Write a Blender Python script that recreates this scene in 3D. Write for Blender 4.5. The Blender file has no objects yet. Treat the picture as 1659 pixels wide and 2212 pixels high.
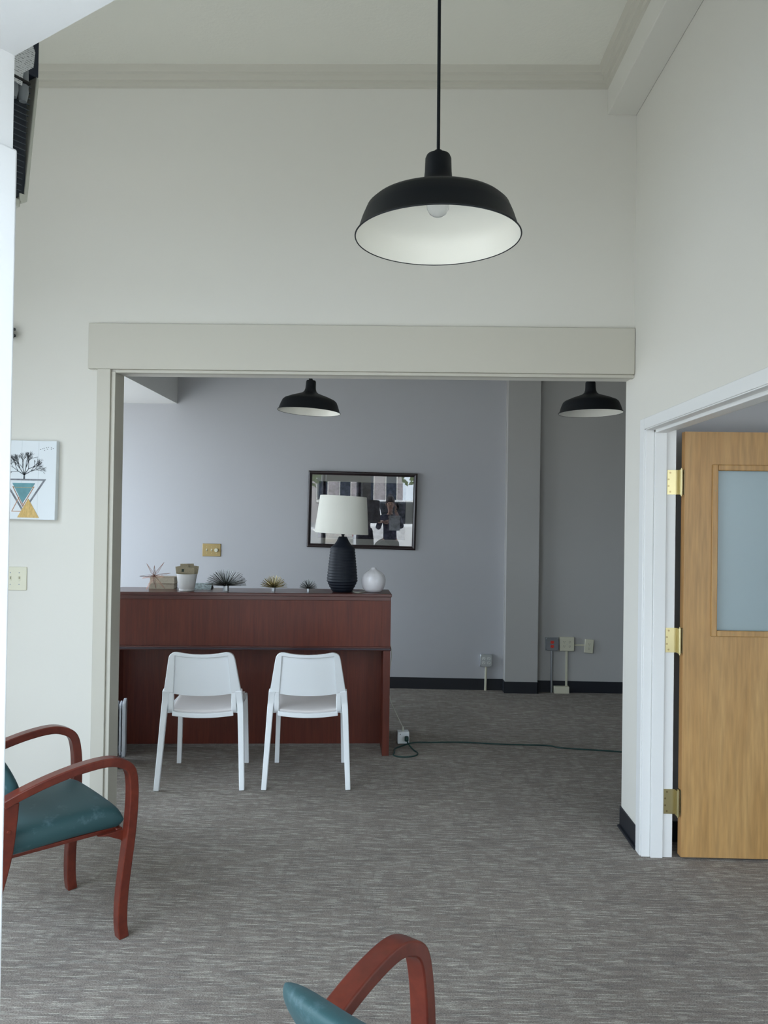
import bpy, bmesh, math, random
from mathutils import Vector, Matrix
random.seed(7)
S = bpy.context.scene
PI = math.pi

# ---------------------------------------------------------------- camera
FPX, CAM_H = 1660.0, 1.574
cd = bpy.data.cameras.new('camera')
cd.sensor_fit = 'VERTICAL'
cd.sensor_height = 36.0
cd.lens = 36.0 * FPX / 2212.0
cd.clip_start = 0.01
cam = bpy.data.objects.new('camera', cd)
S.collection.objects.link(cam)
yc = Vector((36.5, -17, -FPX)).normalized()
zc = Vector((.0145, 1, 0)); zc = (zc - yc * zc.dot(yc)).normalized()
xc = yc.cross(zc)
cam.matrix_world = Matrix(((xc.x, xc.y, xc.z, 0), (yc.x, yc.y, yc.z, 0), (zc.x, zc.y, zc.z, CAM_H), (0, 0, 0, 1)))
S.camera = cam

# ---------------------------------------------------------------- world, sun, exposure
S.view_settings.view_transform = 'Standard'
S.view_settings.look = 'None'
S.view_settings.gamma = 1.0
S.view_settings.use_curve_mapping = False
S.view_settings.exposure = 1.28
w = bpy.data.worlds.new('sky'); S.world = w; w.use_nodes = True
bgn = w.node_tree.nodes['Background']
bgn.inputs[0].default_value = (.74, .87, 1.0, 1)
bgn.inputs[1].default_value = 2.7
sl = bpy.data.lights.new('sun', 'SUN'); sl.energy = 4.8; sl.angle = .01; sl.color = (1, .93, .82)
so = bpy.data.objects.new('sun', sl); S.collection.objects.link(so)
so.rotation_euler = Vector((-.42, -.72, -1.0)).to_track_quat('-Z', 'Y').to_euler()
def portal(cx, cy, cz, sx, sz, direction):
    l = bpy.data.lights.new('window_portal', 'AREA'); l.shape = 'RECTANGLE'; l.size = sx; l.size_y = sz
    l.cycles.is_portal = True
    o = bpy.data.objects.new('window_portal', l); S.collection.objects.link(o)
    o.location = (cx, cy, cz); o.rotation_euler = Vector(direction).to_track_quat('-Z', 'Z').to_euler()
    return o

# ---------------------------------------------------------------- helpers
def newmat(name):
    m = bpy.data.materials.new(name); m.use_nodes = True
    return m, m.node_tree, m.node_tree.nodes['Principled BSDF']
def mat(name, col, rough=.6, metal=0, spec=.5, bump=0, bscale=200, var=0, vscale=6, **kw):
    m, nt, b = newmat(name)
    b.inputs['Base Color'].default_value = (*col, 1)
    b.inputs['Roughness'].default_value = rough
    b.inputs['Metallic'].default_value = metal
    b.inputs['Specular IOR Level'].default_value = spec
    for k, v in kw.items(): b.inputs[k.replace('_', ' ')].default_value = v
    if bump or var:
        tc = nt.nodes.new('ShaderNodeTexCoord')
    if bump:
        n = nt.nodes.new('ShaderNodeTexNoise'); n.inputs['Scale'].default_value = bscale; n.inputs['Detail'].default_value = 4
        bp = nt.nodes.new('ShaderNodeBump'); bp.inputs['Strength'].default_value = bump; bp.inputs['Distance'].default_value = .002
        nt.links.new(tc.outputs['Object'], n.inputs['Vector'])
        nt.links.new(n.outputs['Fac'], bp.inputs['Height']); nt.links.new(bp.outputs[0], b.inputs['Normal'])
    if var:
        n = nt.nodes.new('ShaderNodeTexNoise'); n.inputs['Scale'].default_value = vscale; n.inputs['Detail'].default_value = 5
        r = nt.nodes.new('ShaderNodeValToRGB')
        r.color_ramp.elements[0].color = (*[c * (1 - var) for c in col], 1); r.color_ramp.elements[0].position = .35
        r.color_ramp.elements[1].color = (*[min(1, c * (1 + var)) for c in col], 1); r.color_ramp.elements[1].position = .65
        nt.links.new(tc.outputs['Object'], n.inputs['Vector']); nt.links.new(n.outputs['Fac'], r.inputs[0])
        nt.links.new(r.outputs[0], b.inputs['Base Color'])
    return m
def woodmat(name, c1, c2, scale=(30, 30, 2.0), rough=.35, streak=5.0, dist=1.2, spec=.5, coat=0):
    m, nt, b = newmat(name)
    tc = nt.nodes.new('ShaderNodeTexCoord'); mp = nt.nodes.new('ShaderNodeMapping')
    mp.inputs['Scale'].default_value = scale
    n = nt.nodes.new('ShaderNodeTexNoise'); n.inputs['Scale'].default_value = 1; n.inputs['Detail'].default_value = 7
    n.inputs['Distortion'].default_value = dist; n.inputs['Roughness'].default_value = .62
    r = nt.nodes.new('ShaderNodeValToRGB')
    r.color_ramp.elements[0].position = .3; r.color_ramp.elements[0].color = (*c1, 1)
    r.color_ramp.elements[1].position = .7; r.color_ramp.elements[1].color = (*c2, 1)
    mp2 = nt.nodes.new('ShaderNodeMapping'); mp2.inputs['Scale'].default_value = tuple(s * streak for s in scale)
    n2 = nt.nodes.new('ShaderNodeTexNoise'); n2.inputs['Scale'].default_value = 1; n2.inputs['Detail'].default_value = 3
    mr = nt.nodes.new('ShaderNodeMapRange'); mr.inputs['From Min'].default_value = .3; mr.inputs['From Max'].default_value = .7
    mr.inputs['To Min'].default_value = .82; mr.inputs['To Max'].default_value = 1.12
    mx = nt.nodes.new('ShaderNodeVectorMath'); mx.operation = 'SCALE'
    L = nt.links.new
    L(tc.outputs['Object'], mp.inputs[0]); L(mp.outputs[0], n.inputs['Vector']); L(n.outputs['Fac'], r.inputs[0])
    L(tc.outputs['Object'], mp2.inputs[0]); L(mp2.outputs[0], n2.inputs['Vector']); L(n2.outputs['Fac'], mr.inputs[0])
    L(r.outputs[0], mx.inputs[0]); L(mr.outputs[0], mx.inputs['Scale']); L(mx.outputs[0], b.inputs['Base Color'])
    b.inputs['Roughness'].default_value = rough; b.inputs['Specular IOR Level'].default_value = spec
    b.inputs['Coat Weight'].default_value = coat; b.inputs['Coat Roughness'].default_value = .25
    return m

def bx(bm, x0, x1, y0, y1, z0, z1, T=None):
    vs = [bm.verts.new((x, y, z)) for x in (x0, x1) for y in (y0, y1) for z in (z0, z1)]
    for q in ((0, 1, 3, 2), (4, 6, 7, 5), (0, 4, 5, 1), (2, 3, 7, 6), (0, 2, 6, 4), (1, 5, 7, 3)):
        bm.faces.new([vs[i] for i in q])
    if T:
        for v in vs: v.co = T(*v.co)
    return vs
def cyl(bm, p0, p1, r0, r1=None, n=16, cap=True):
    p0 = Vector(p0); p1 = Vector(p1); r1 = r0 if r1 is None else r1
    d = (p1 - p0).normalized(); a = d.orthogonal().normalized(); b = d.cross(a)
    R = []
    for p, r in ((p0, r0), (p1, r1)):
        R.append([bm.verts.new(p + (a * math.cos(2 * PI * i / n) + b * math.sin(2 * PI * i / n)) * r) for i in range(n)])
    for i in range(n): bm.faces.new((R[0][i], R[0][(i + 1) % n], R[1][(i + 1) % n], R[1][i]))
    if cap: bm.faces.new(R[0][::-1]); bm.faces.new(R[1])
def tube(bm, pts, r, n=8):
    pts = [Vector(p) for p in pts]; rings = []; prev = None
    for i, p in enumerate(pts):
        d = (pts[min(i + 1, len(pts) - 1)] - pts[max(i - 1, 0)]).normalized()
        a = d.orthogonal().normalized() if prev is None else (prev - d * prev.dot(d)).normalized()
        prev = a; b = d.cross(a)
        rr = r[i] if isinstance(r, (list, tuple)) else r
        rings.append([bm.verts.new(p + (a * math.cos(2 * PI * k / n) + b * math.sin(2 * PI * k / n)) * rr) for k in range(n)])
    for A, B in zip(rings, rings[1:]):
        for k in range(n): bm.faces.new((A[k], A[(k + 1) % n], B[(k + 1) % n], B[k]))
    bm.faces.new(rings[0][::-1]); bm.faces.new(rings[-1])
def spline(pts, k=8):
    P = [Vector(p) for p in pts]; P = [P[0] * 2 - P[1]] + P + [P[-1] * 2 - P[-2]]; out = []
    for i in range(1, len(P) - 2):
        for j in range(k):
            t = j / k; a, b, c, d = P[i - 1:i + 3]
            out.append(.5 * ((2 * b) + (c - a) * t + (2 * a - 5 * b + 4 * c - d) * t * t + (3 * b - a - 3 * c + d) * t ** 3))
    out.append(P[-2]); return out
def lathe(bm, prof, n=48, c=(0, 0, 0), fn=None, cap=True):
    rings = []
    for r, z in prof:
        ring = []
        for i in range(n):
            a = 2 * PI * i / n; rr = r * (fn(a, z) if fn else 1)
            ring.append(bm.verts.new((c[0] + rr * math.cos(a), c[1] + rr * math.sin(a), c[2] + z)))
        rings.append(ring)
    for A, B in zip(rings, rings[1:]):
        for i in range(n): bm.faces.new((A[i], A[(i + 1) % n], B[(i + 1) % n], B[i]))
    if cap:
        bm.faces.new(rings[0][::-1]); bm.faces.new(rings[-1])
def prism(bm, poly, axis, a0, a1, T=None):
    # poly: list of 2-D points; axis 0/1/2 = extrusion axis
    def mk(p, a):
        q = list(p); q.insert(axis, a); v = bm.verts.new(q)
        if T: v.co = T(*v.co)
        return v
    A = [mk(p, a0) for p in poly]; B = [mk(p, a1) for p in poly]
    bm.faces.new(A[::-1]); bm.faces.new(B); n = len(poly)
    for i in range(n): bm.faces.new((A[i], A[(i + 1) % n], B[(i + 1) % n], B[i]))
def sweep(bm, pts, wd, th, side=None, norm=None):
    """rectangular section; wd along 'side' direction, th across it"""
    pts = [Vector(p) for p in pts]; rings = []; N = len(pts)
    for i, p in enumerate(pts):
        d = (pts[min(i + 1, N - 1)] - pts[max(i - 1, 0)]).normalized()
        s = Vector(side); s = (s - d * s.dot(d)).normalized(); nn = d.cross(s)
        a = (wd(i / (N - 1)) if callable(wd) else wd) / 2; b = (th(i / (N - 1)) if callable(th) else th) / 2
        rings.append([bm.verts.new(p + s * x * a + nn * y * b) for x, y in ((-1, -1), (1, -1), (1, 1), (-1, 1))])
    for A, B in zip(rings, rings[1:]):
        for k in range(4): bm.faces.new((A[k], A[(k + 1) % 4], B[(k + 1) % 4], B[k]))
    bm.faces.new(rings[0][::-1]); bm.faces.new(rings[-1])
def pillow(bm, mid, T, n=24, m=24, pw=6, lo=None):
    """closed cushion: mid(a,b)->(point, normal); T half thickness"""
    lo = T if lo is None else lo
    top, bot = {}, {}
    for i in range(n + 1):
        for j in range(m + 1):
            a = math.sin(PI / 2 * (2 * i / n - 1)); b = math.sin(PI / 2 * (2 * j / m - 1))
            t = math.sqrt(max(0, (1 - abs(a) ** pw) * (1 - abs(b) ** pw)))
            p, N = mid(a, b); p = Vector(p); N = Vector(N)
            edge = i in (0, n) or j in (0, m)
            top[i, j] = bm.verts.new(p + N * T * t)
            bot[i, j] = top[i, j] if edge else bm.verts.new(p - N * lo * t)
    for i in range(n):
        for j in range(m):
            bm.faces.new((top[i, j], top[i + 1, j], top[i + 1, j + 1], top[i, j + 1]))
            q = [bot[i, j], bot[i, j + 1], bot[i + 1, j + 1], bot[i + 1, j]]
            try: bm.faces.new(q)
            except ValueError: pass
def obj(name, bm, m, parent=None, smooth=False, bevel=0, seg=2, subsurf=0):
    bmesh.ops.recalc_face_normals(bm, faces=bm.faces)
    me = bpy.data.meshes.new(name); bm.to_mesh(me); bm.free()
    for mm in (m if isinstance(m, (list, tuple)) else [m]): me.materials.append(mm)
    o = bpy.data.objects.new(name, me); S.collection.objects.link(o)
    if parent: o.parent = parent
    if smooth:
        for p in me.polygons: p.use_smooth = True
        if smooth == 'auto':
            me.set_sharp_from_angle(angle=math.radians(35))
    if bevel:
        b = o.modifiers.new('bevel', 'BEVEL'); b.width = bevel; b.segments = seg; b.limit_method = 'ANGLE'; b.angle_limit = math.radians(40)
        b.harden_normals = False
        for p in me.polygons: p.use_smooth = True
        me.set_sharp_from_angle(angle=math.radians(35))
    if subsurf:
        s = o.modifiers.new('sub', 'SUBSURF'); s.levels = subsurf; s.render_levels = subsurf
    return o
def B(): return bmesh.new()
def tag(o, label, cat, group=None):
    o['label'] = label; o['category'] = cat
    if group: o['group'] = group
    return o
def thing(name, label, cat, loc=(0, 0, 0), rz=0, group=None):
    o = bpy.data.objects.new(name, None); S.collection.objects.link(o); o.empty_display_size = .05
    o.location = loc; o.rotation_euler = (0, 0, rz)
    return tag(o, label, cat, group)
def struct(name, bm, m, parent=None, **k):
    o = obj(name, bm, m, parent, **k)
    if not parent: o['kind'] = 'structure'
    return o
def copy_thing(o, label, loc, rz=None):
    def rec(s, par):
        c = s.copy(); S.collection.objects.link(c)
        if par: c.parent = par
        for ch in list(s.children): rec(ch, c)
        return c
    c = rec(o, None); c['label'] = label; c.location = loc
    if rz is not None: c.rotation_euler = (0, 0, rz)
    return c

# ---------------------------------------------------------------- materials
M_front = mat('greige wall paint', (.71, .69, .63), .75, bump=.12, bscale=90, spec=.3)
M_white = mat('white semi gloss paint', (.78, .78, .765), .45, bump=.05, bscale=40)
M_peel = mat('old white door frame paint', (.66, .665, .67), .5, bump=.6, bscale=22)
M_beige = mat('beige trim paint', (.57, .545, .47), .6, bump=.06, bscale=60)
M_crown = mat('crown trim paint', (.58, .555, .48), .6)
M_ceil = mat('ceiling paint', (.78, .765, .68), .85, bump=.5, bscale=70)
M_far = mat('lavender grey wall paint', (.50, .505, .53), .6, bump=.06, bscale=60, spec=.35)
M_fargr = mat('warm grey wall paint', (.47, .465, .45), .65, bump=.06, bscale=60, spec=.35)
M_bb = mat('black rubber baseboard', (.012, .014, .02), .45)
M_black = mat('black enamel', (.006, .008, .011), .5, spec=.3)
M_enam = mat('white enamel lining', (.88, .86, .78), .38)
M_brass = mat('polished brass', (.58, .50, .27), .38, metal=1)
M_brass2 = mat('brushed gold plate', (.40, .30, .14), .42, metal=.75)
M_almond = mat('almond plastic', (.66, .64, .50), .4)
M_dark = mat('dark slot', (.01, .01, .01), .6)
M_steel = mat('galvanised steel', (.50, .53, .56), .32, metal=.9)
M_grey = mat('grey metal cover', (.30, .32, .34), .4, metal=.6)
M_red = mat('red receptacle plastic', (.75, .06, .04), .35)
M_wplast = mat('white plastic', (.80, .84, .86), .38)
M_chair = mat('white chair plastic', (.86, .89, .91), .36)
M_seatc = mat('pale warm seat plastic', (.74, .71, .70), .4)
M_mah = woodmat('mahogany veneer', (.088, .0135, .007), (.140, .026, .011), (22, 22, 1.3), .42, coat=.05)
M_mahd = woodmat('dark mahogany edge', (.07, .016, .013), (.10, .024, .018), (3, 30, 30), .28, coat=.3)
M_arm = woodmat('cherry bentwood', (.102, .0165, .010), (.145, .026, .013), (8, 8, 8), .30, spec=.4, coat=.2)
M_door = woodmat('light oak veneer', (.42, .23, .078), (.52, .31, .12), (9, 9, .7), .45, streak=7, dist=1.6)
M_doore = woodmat('oak door edge', (.50, .27, .10), (.60, .34, .14), (20, 20, .7), .4)
M_ceram = mat('glossy white glaze', (.72, .70, .72), .08)
M_matt = mat('matt white pot glaze', (.70, .70, .70), .4, bump=.3, bscale=180)
M_lampb = mat('ribbed dark ceramic', (.006, .009, .016), .5, spec=.3)
M_linen = mat('white linen lampshade', (.74, .73, .66), .8, bump=.2, bscale=500)
M_copper = mat('copper wire', (.32, .17, .12), .3, metal=1)
M_swire = mat('pewter wire', (.22, .23, .22), .35, metal=1)
M_gwire = mat('gold wire', (.42, .35, .17), .32, metal=1)
M_green = mat('dark green cord rubber', (.006, .035, .03), .5)
M_cream = mat('cream cord', (.55, .55, .47), .5)
M_page = mat('yellowed book pages', (.56, .50, .40), .8, var=.08, vscale=120)
M_cover = mat('tan book cover', (.42, .36, .28), .6)
M_rad = mat('radiator enamel', (.52, .55, .60), .4)
M_frame = mat('dark mahogany picture frame', (.012, .004, .006), .28)
M_mullion = mat('dark aluminium frame', (.05, .05, .055), .4, metal=.6)

def make_teal():
    m, nt, b = newmat('worn teal upholstery'); L = nt.links.new
    tc = nt.nodes.new('ShaderNodeTexCoord')
    n = nt.nodes.new('ShaderNodeTexNoise'); n.inputs['Scale'].default_value = 9; n.inputs['Detail'].default_value = 8; n.inputs['Roughness'].default_value = .7
    r = nt.nodes.new('ShaderNodeValToRGB')
    e = r.color_ramp.elements
    e[0].position = .56; e[0].color = (.020, .066, .073, 1); e[1].position = .74; e[1].color = (.10, .17, .20, 1)
    L(tc.outputs['Object'], n.inputs['Vector']); L(n.outputs['Fac'], r.inputs[0]); L(r.outputs[0], b.inputs['Base Color'])
    n2 = nt.nodes.new('ShaderNodeTexNoise'); n2.inputs['Scale'].default_value = 700
    bp = nt.nodes.new('ShaderNodeBump'); bp.inputs['Strength'].default_value = .25; bp.inputs['Distance'].default_value = .001
    L(tc.outputs['Object'], n2.inputs['Vector']); L(n2.outputs['Fac'], bp.inputs['Height']); L(bp.outputs[0], b.inputs['Normal'])
    b.inputs['Roughness'].default_value = .55; b.inputs['Sheen Weight'].default_value = .06; b.inputs['Sheen Tint'].default_value = (.4, .6, .7, 1)
    return m
M_teal = make_teal()

def make_carpet():
    m, nt, b = newmat('striated loop carpet'); L = nt.links.new
    tc = nt.nodes.new('ShaderNodeTexCoord')
    def noise(sc, detail=2, rough=.5):
        mp = nt.nodes.new('ShaderNodeMapping'); mp.inputs['Scale'].default_value = sc
        n = nt.nodes.new('ShaderNodeTexNoise'); n.inputs['Scale'].default_value = 1; n.inputs['Detail'].default_value = detail; n.inputs['Roughness'].default_value = rough
        L(tc.outputs['Object'], mp.inputs[0]); L(mp.outputs[0], n.inputs['Vector']); return n.outputs['Fac']
    def rng(x, a, b_, c, d):
        r = nt.nodes.new('ShaderNodeMapRange'); r.inputs[1].default_value = a; r.inputs[2].default_value = b_; r.inputs[3].default_value = c; r.inputs[4].default_value = d
        L(x, r.inputs[0]); return r.outputs[0]
    def mth(op, x, y):
        q = nt.nodes.new('ShaderNodeMath'); q.operation = op
        for i, v in enumerate((x, y)):
            if hasattr(v, 'links'): L(v, q.inputs[i])
            else: q.inputs[i].default_value = v
        return q.outputs[0]
    sep = nt.nodes.new('ShaderNodeSeparateXYZ'); L(tc.outputs['Object'], sep.inputs[0])
    X, Y = sep.outputs[0], sep.outputs[1]
    def comb(x, y):
        c = nt.nodes.new('ShaderNodeCombineXYZ')
        for i_, v_ in enumerate((x, y)):
            L(v_, c.inputs[i_])
        return c.outputs[0]
    def n2(vec, detail=2, rough=.5):
        n = nt.nodes.new('ShaderNodeTexNoise'); n.inputs['Scale'].default_value = 1; n.inputs['Detail'].default_value = detail; n.inputs['Roughness'].default_value = rough
        L(vec, n.inputs['Vector']); return n.outputs['Fac']
    pitch = .0085
    row = mth('DIVIDE', Y, pitch); rid = mth('FLOOR', row, 0); fr = mth('SUBTRACT', row, rid)
    prof = rng(mth('ABSOLUTE', mth('SUBTRACT', fr, .5), 0), .15, .48, 1, .1)       # loops stand proud in the middle of each row
    along = n2(comb(mth('MULTIPLY', X, 9.0), mth('MULTIPLY', rid, 7.37)), 2, .6)
    grp = mth('FLOOR', mth('DIVIDE', Y, .085), 0)
    colm = n2(comb(mth('MULTIPLY', X, 22.0), mth('MULTIPLY', grp, 3.71)), 1)
    cols = rng(colm, .36, .46, .35, 1.0)
    streak = mth('MULTIPLY', rng(along, .46, .64, 0, 1), mth('MULTIPLY', prof, rng(noise((45, 420, 5), 2, .7), .35, .6, .35, 1)))
    along2 = n2(comb(mth('MULTIPLY', X, 7.0), mth('ADD', mth('MULTIPLY', rid, 5.13), 40.0)), 2, .6)
    dark = mth('MULTIPLY', rng(along2, .50, .60, 0, 1), rng(prof, 0, 1, 1, .15))
    fine = rng(noise((170, 330, 10), 3, .8), .3, .7, .42, 1.58)
    stain = rng(noise((5, 5, 1), 5, .65), .66, .74, 1, .62)
    big = rng(noise((.7, .9, 1), 2), .3, .7, .9, 1.1)
    a = mth('MULTIPLY', streak, cols)
    mix = nt.nodes.new('ShaderNodeMix'); mix.data_type = 'RGBA'
    mix.inputs[6].default_value = (.285, .250, .222, 1); mix.inputs[7].default_value = (.60, .57, .50, 1)
    L(a, mix.inputs[0])
    mix2 = nt.nodes.new('ShaderNodeMix'); mix2.data_type = 'RGBA'; L(mth('MULTIPLY', dark, .75), mix2.inputs[0]); L(mix.outputs[2], mix2.inputs[6]); mix2.inputs[7].default_value = (.125, .116, .118, 1)
    k = mth('MULTIPLY', mth('MULTIPLY', fine, stain), big)
    v = nt.nodes.new('ShaderNodeVectorMath'); v.operation = 'SCALE'; L(mix2.outputs[2], v.inputs[0]); L(k, v.inputs['Scale'])
    L(v.outputs[0], b.inputs['Base Color'])
    bp = nt.nodes.new('ShaderNodeBump'); bp.inputs['Strength'].default_value = .7; bp.inputs['Distance'].default_value = .003
    L(mth('ADD', fine, a), bp.inputs['Height']); L(bp.outputs[0], b.inputs['Normal'])
    b.inputs['Roughness'].default_value = .95; b.inputs['Specular IOR Level'].default_value = .15
    return m
M_carpet = make_carpet()

def make_frost():
    m, nt, b = newmat('frosted glass')
    b.inputs['Base Color'].default_value = (.52, .64, .67, 1); b.inputs['Roughness'].default_value = .30
    b.inputs['Transmission Weight'].default_value = .45; b.inputs['IOR'].default_value = 1.45
    return m
M_frost = make_frost()
def make_pane():
    m = bpy.data.materials.new('clear pane'); m.use_nodes = True; nt = m.node_tree; nt.nodes.clear(); L = nt.links.new
    o = nt.nodes.new('ShaderNodeOutputMaterial'); t = nt.nodes.new('ShaderNodeBsdfTransparent'); g = nt.nodes.new('ShaderNodeBsdfGlossy')
    g.inputs['Roughness'].default_value = 0.0
    f = nt.nodes.new('ShaderNodeFresnel'); f.inputs[0].default_value = 1.75
    mx = nt.nodes.new('ShaderNodeMixShader'); L(f.outputs[0], mx.inputs[0]); L(t.outputs[0], mx.inputs[1]); L(g.outputs[0], mx.inputs[2]); L(mx.outputs[0], o.inputs[0])
    return m
M_pane = make_pane()

# ================================================================ SETTING
XR, YW, YW2, YF = 1.165, 3.90, 4.03, 7.2
XL = -3.6
P0 = Vector((-.468, .90)); US = Vector((-.8486, .5291)); UN = Vector((.5291, .8486))
def F(s, n, z):
    p = P0 + US * s + UN * n
    return Vector((p.x, p.y, z))
SR = (XR - P0.x) / US.x      # s where the storefront meets the right wall
SL = (XL - P0.x) / US.x
cornR = F(SR, 0, 0); cornL = F(SL, 0, 0)

bm = B()
poly = [(F(SR, -.22, 0).x + .13, F(SR, -.22, 0).y), (F(SL, -.22, 0).x, F(SL, -.22, 0).y), (XL - .1, 7.4), (4.2, 7.4), (4.2, -.3), (1.30, -.3)]
prism(bm, poly, 2, -.12, 0)
struct('floor', bm, M_carpet)

def wall(name, boxes, m, T=None, **k):
    bm = B()
    for b in boxes: bx(bm, *b, T=T)
    return struct(name, bm, m, **k)
CZ = 3.865
# ceiling of front room
bm = B()
prism(bm, [(XR + .13, F(SR, 0, 0).y - .25), (XL - .2, cornL.y - .3), (XL - .2, YW2), (XR + .13, YW2)], 2, CZ, CZ + .2)
struct('ceiling', bm, M_ceil)
# back wall of the front room (opening to the far room)
OX, OZ = -1.478, 2.312
wall('wall_back', [(XL, OX, YW, YW2, 0, CZ), (OX, XR, YW, YW2, OZ, CZ)], M_front)
wall('wall_right', [(XR, 1.30, 3.68, YW2, 0, CZ), (XR, 1.30, 2.05, 3.68, 2.03, CZ), (XR, 1.30, -.30, 2.05, 0, CZ)], M_front)
# corner beam
wall('trim_1', [(1.018, XR, -.2, YW, 3.641, CZ)], M_front, bevel=.004)
# crown mouldings: stepped profile
def crown_prof(s): return [(0, 3.772), (.012 * s, 3.776), (.015 * s, 3.797), (.028 * s, 3.801), (.034 * s, 3.826), (.048 * s, 3.832), (.058 * s, CZ), (0, CZ)]
bm = B(); prism(bm, [(YW - abs(a), z) for a, z in crown_prof(1)], 0, XL, 1.018); struct('trim_2', bm, M_crown)
bm = B(); prism(bm, [(1.018 - abs(a), z) for a, z in crown_prof(1)], 1, -.1, YW); struct('trim_3', bm, M_crown)
# wide casing round the opening
wall('trim_4', [(-1.607, 1.163, YW - .024, YW, 2.322, 2.555)], M_beige, bevel=.003)
wall('trim_5', [(-1.56, -1.492, YW - .02, YW, 0, 2.322)], M_beige, bevel=.002)
# stepped lining inside the opening
wall('trim_6', [(OX - .014, OX + .008, YW - .008, YW + .03, 0, OZ + .0), (OX - .0, OX + .003, YW + .03, YW2, 0, OZ)], M_beige, bevel=.002)
wall('trim_7', [(OX + .008, XR, YW - .008, YW + .03, OZ - .006, OZ + .01)], M_beige, bevel=.002)

# far room
FC = 3.5
wall('wall_far', [(XL - .2, .97, YF, YF + .2, 0, FC)], M_far)
wall('wall_far_right', [(.97, 3.4, YF - .03, YF + .2, 0, FC)], M_fargr)
wall('trim_8', [(.975, 1.272, YF - .11, YF - .03, 0, FC)], M_fargr)
wall('wall_far_side', [(3.2, 3.4, YW2, YF, 0, FC)], M_fargr)
wall('wall_partition', [(1.30, 4.2, 3.86, YW2, 0, CZ)], M_far)
wall('trim_9', [(XL, -2.125, YW2, YF, 2.64, FC)], M_white)
bm = B(); bx(bm, XL - .2, 3.4, YW2, YF + .2, FC, FC + .2); struct('ceiling_far', bm, M_ceil)
# left (street side) wall with a wide window in the far room
wall('wall_left', [(XL - .2, XL, cornL.y - .2, 4.12, 0, CZ), (XL - .2, XL, 4.12, 7.08, 0, .25), (XL - .2, XL, 4.12, 7.08, 2.62, CZ), (XL - .2, XL, 7.08, YF, 0, CZ)], M_white)
def window(name, boxes, T=None): return wall(name, boxes, M_mullion, T)
window('window_1', [(XL - .14, XL - .06, 4.12, 4.18, .25, 2.62), (XL - .14, XL - .06, 7.02, 7.08, .25, 2.62), (XL - .14, XL - .06, 5.57, 5.63, .25, 2.62),
                    (XL - .14, XL - .06, 4.12, 7.08, .25, .31), (XL - .14, XL - .06, 4.12, 7.08, 2.56, 2.62)])
portal(XL - .21, 5.6, 1.435, 2.96, 2.37, (1, 0, 0))
bm = B(); bx(bm, -9, XL - .3, -.3, 30, -.15, -.13); struct('trim_15', bm, mat('added light bounce sidewalk', (.55, .54, .52), .9))  # unseen pale strip added outside to bounce light into the far room

# diagonal storefront wall with the doorway the view comes through
Z1, Z2 = 2.12, 3.15
SE = 2.95  # glass ends here; unseen solid wall beyond, added to dim the lower left wall
wall('wall_front', [(0, .16, -.2, 0, 0, CZ), (-1.78, 0, -.2, 0, Z1, CZ), (SR, -1.78, -.2, 0, 0, CZ),
                    (.16, SL, -.2, 0, 0, .12), (.16, SL, -.2, 0, Z2, CZ), (SE, SL, -.2, 0, .12, Z2), (.16, .86, -.2, 0, 1.98, Z2)], M_peel, F)
bars = []
for s in (.16, .84, 1.85, SE - .05): bars.append((s, s + .05, -.12, -.06, .12, Z2 if s > .5 else 1.98))
bars += [(.16, SE, -.12, -.06, .12, .18), (.86, SE, -.12, -.06, 2.28, 2.34), (.86, SE, -.12, -.06, Z2 - .05, Z2)]
window('window_2', bars, F)
for (a, b_, z0, z1) in ((.16, SE, .12, Z2), (-1.78, 0, 0, Z1)):
    c = F((a + b_) / 2, -.21, (z0 + z1) / 2)
    portal(c.x, c.y, c.z, abs(a - b_), z1 - z0, (UN.x, UN.y, 0))
# door stop strip on the pillar's reveal
bm = B(); bx(bm, -.011, 0, -.055, .0, 0, 2.005, T=F); struct('trim_10', bm, M_peel, bevel=.003)

# side room behind the open door
wall('wall_side_room', [(1.30, 4.0, -.3, -.1, 0, .5), (1.30, 4.0, -.3, -.1, 2.5, 3.2), (1.30, 1.6, -.3, -.1, .5, 2.5), (3.7, 4.0, -.3, -.1, .5, 2.5), (4.0, 4.2, -.3, 3.86, 0, 3.2)], M_far)
bm = B(); bx(bm, 1.30, 4.2, -.3, 3.86, 3.0, 3.2); struct('ceiling_side_room', bm, M_ceil)
portal(2.65, -.31, 1.5, 2.1, 2.0, (0, 1, 0))
# door frame: casing, jamb, stop
wall('trim_11', [(XR - .014, XR, 3.682, 3.745, 0, 2.075), (XR - .014, XR, 2.0, 3.682, 2.022, 2.075)], M_white, bevel=.003)
wall('trim_12', [(XR - .008, 1.198, 3.672, 3.684, 0, 2.02), (1.198, 1.254, 3.660, 3.684, 0, 2.01), (1.254, 1.302, 3.672, 3.684, 0, 2.02),
                 (XR - .008, 1.198, 2.05, 3.672, 2.018, 2.032), (1.198, 1.254, 2.05, 3.66, 2.004, 2.032), (1.254, 1.302, 2.05, 3.672, 2.018, 2.032)], M_white, bevel=.002)

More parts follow.
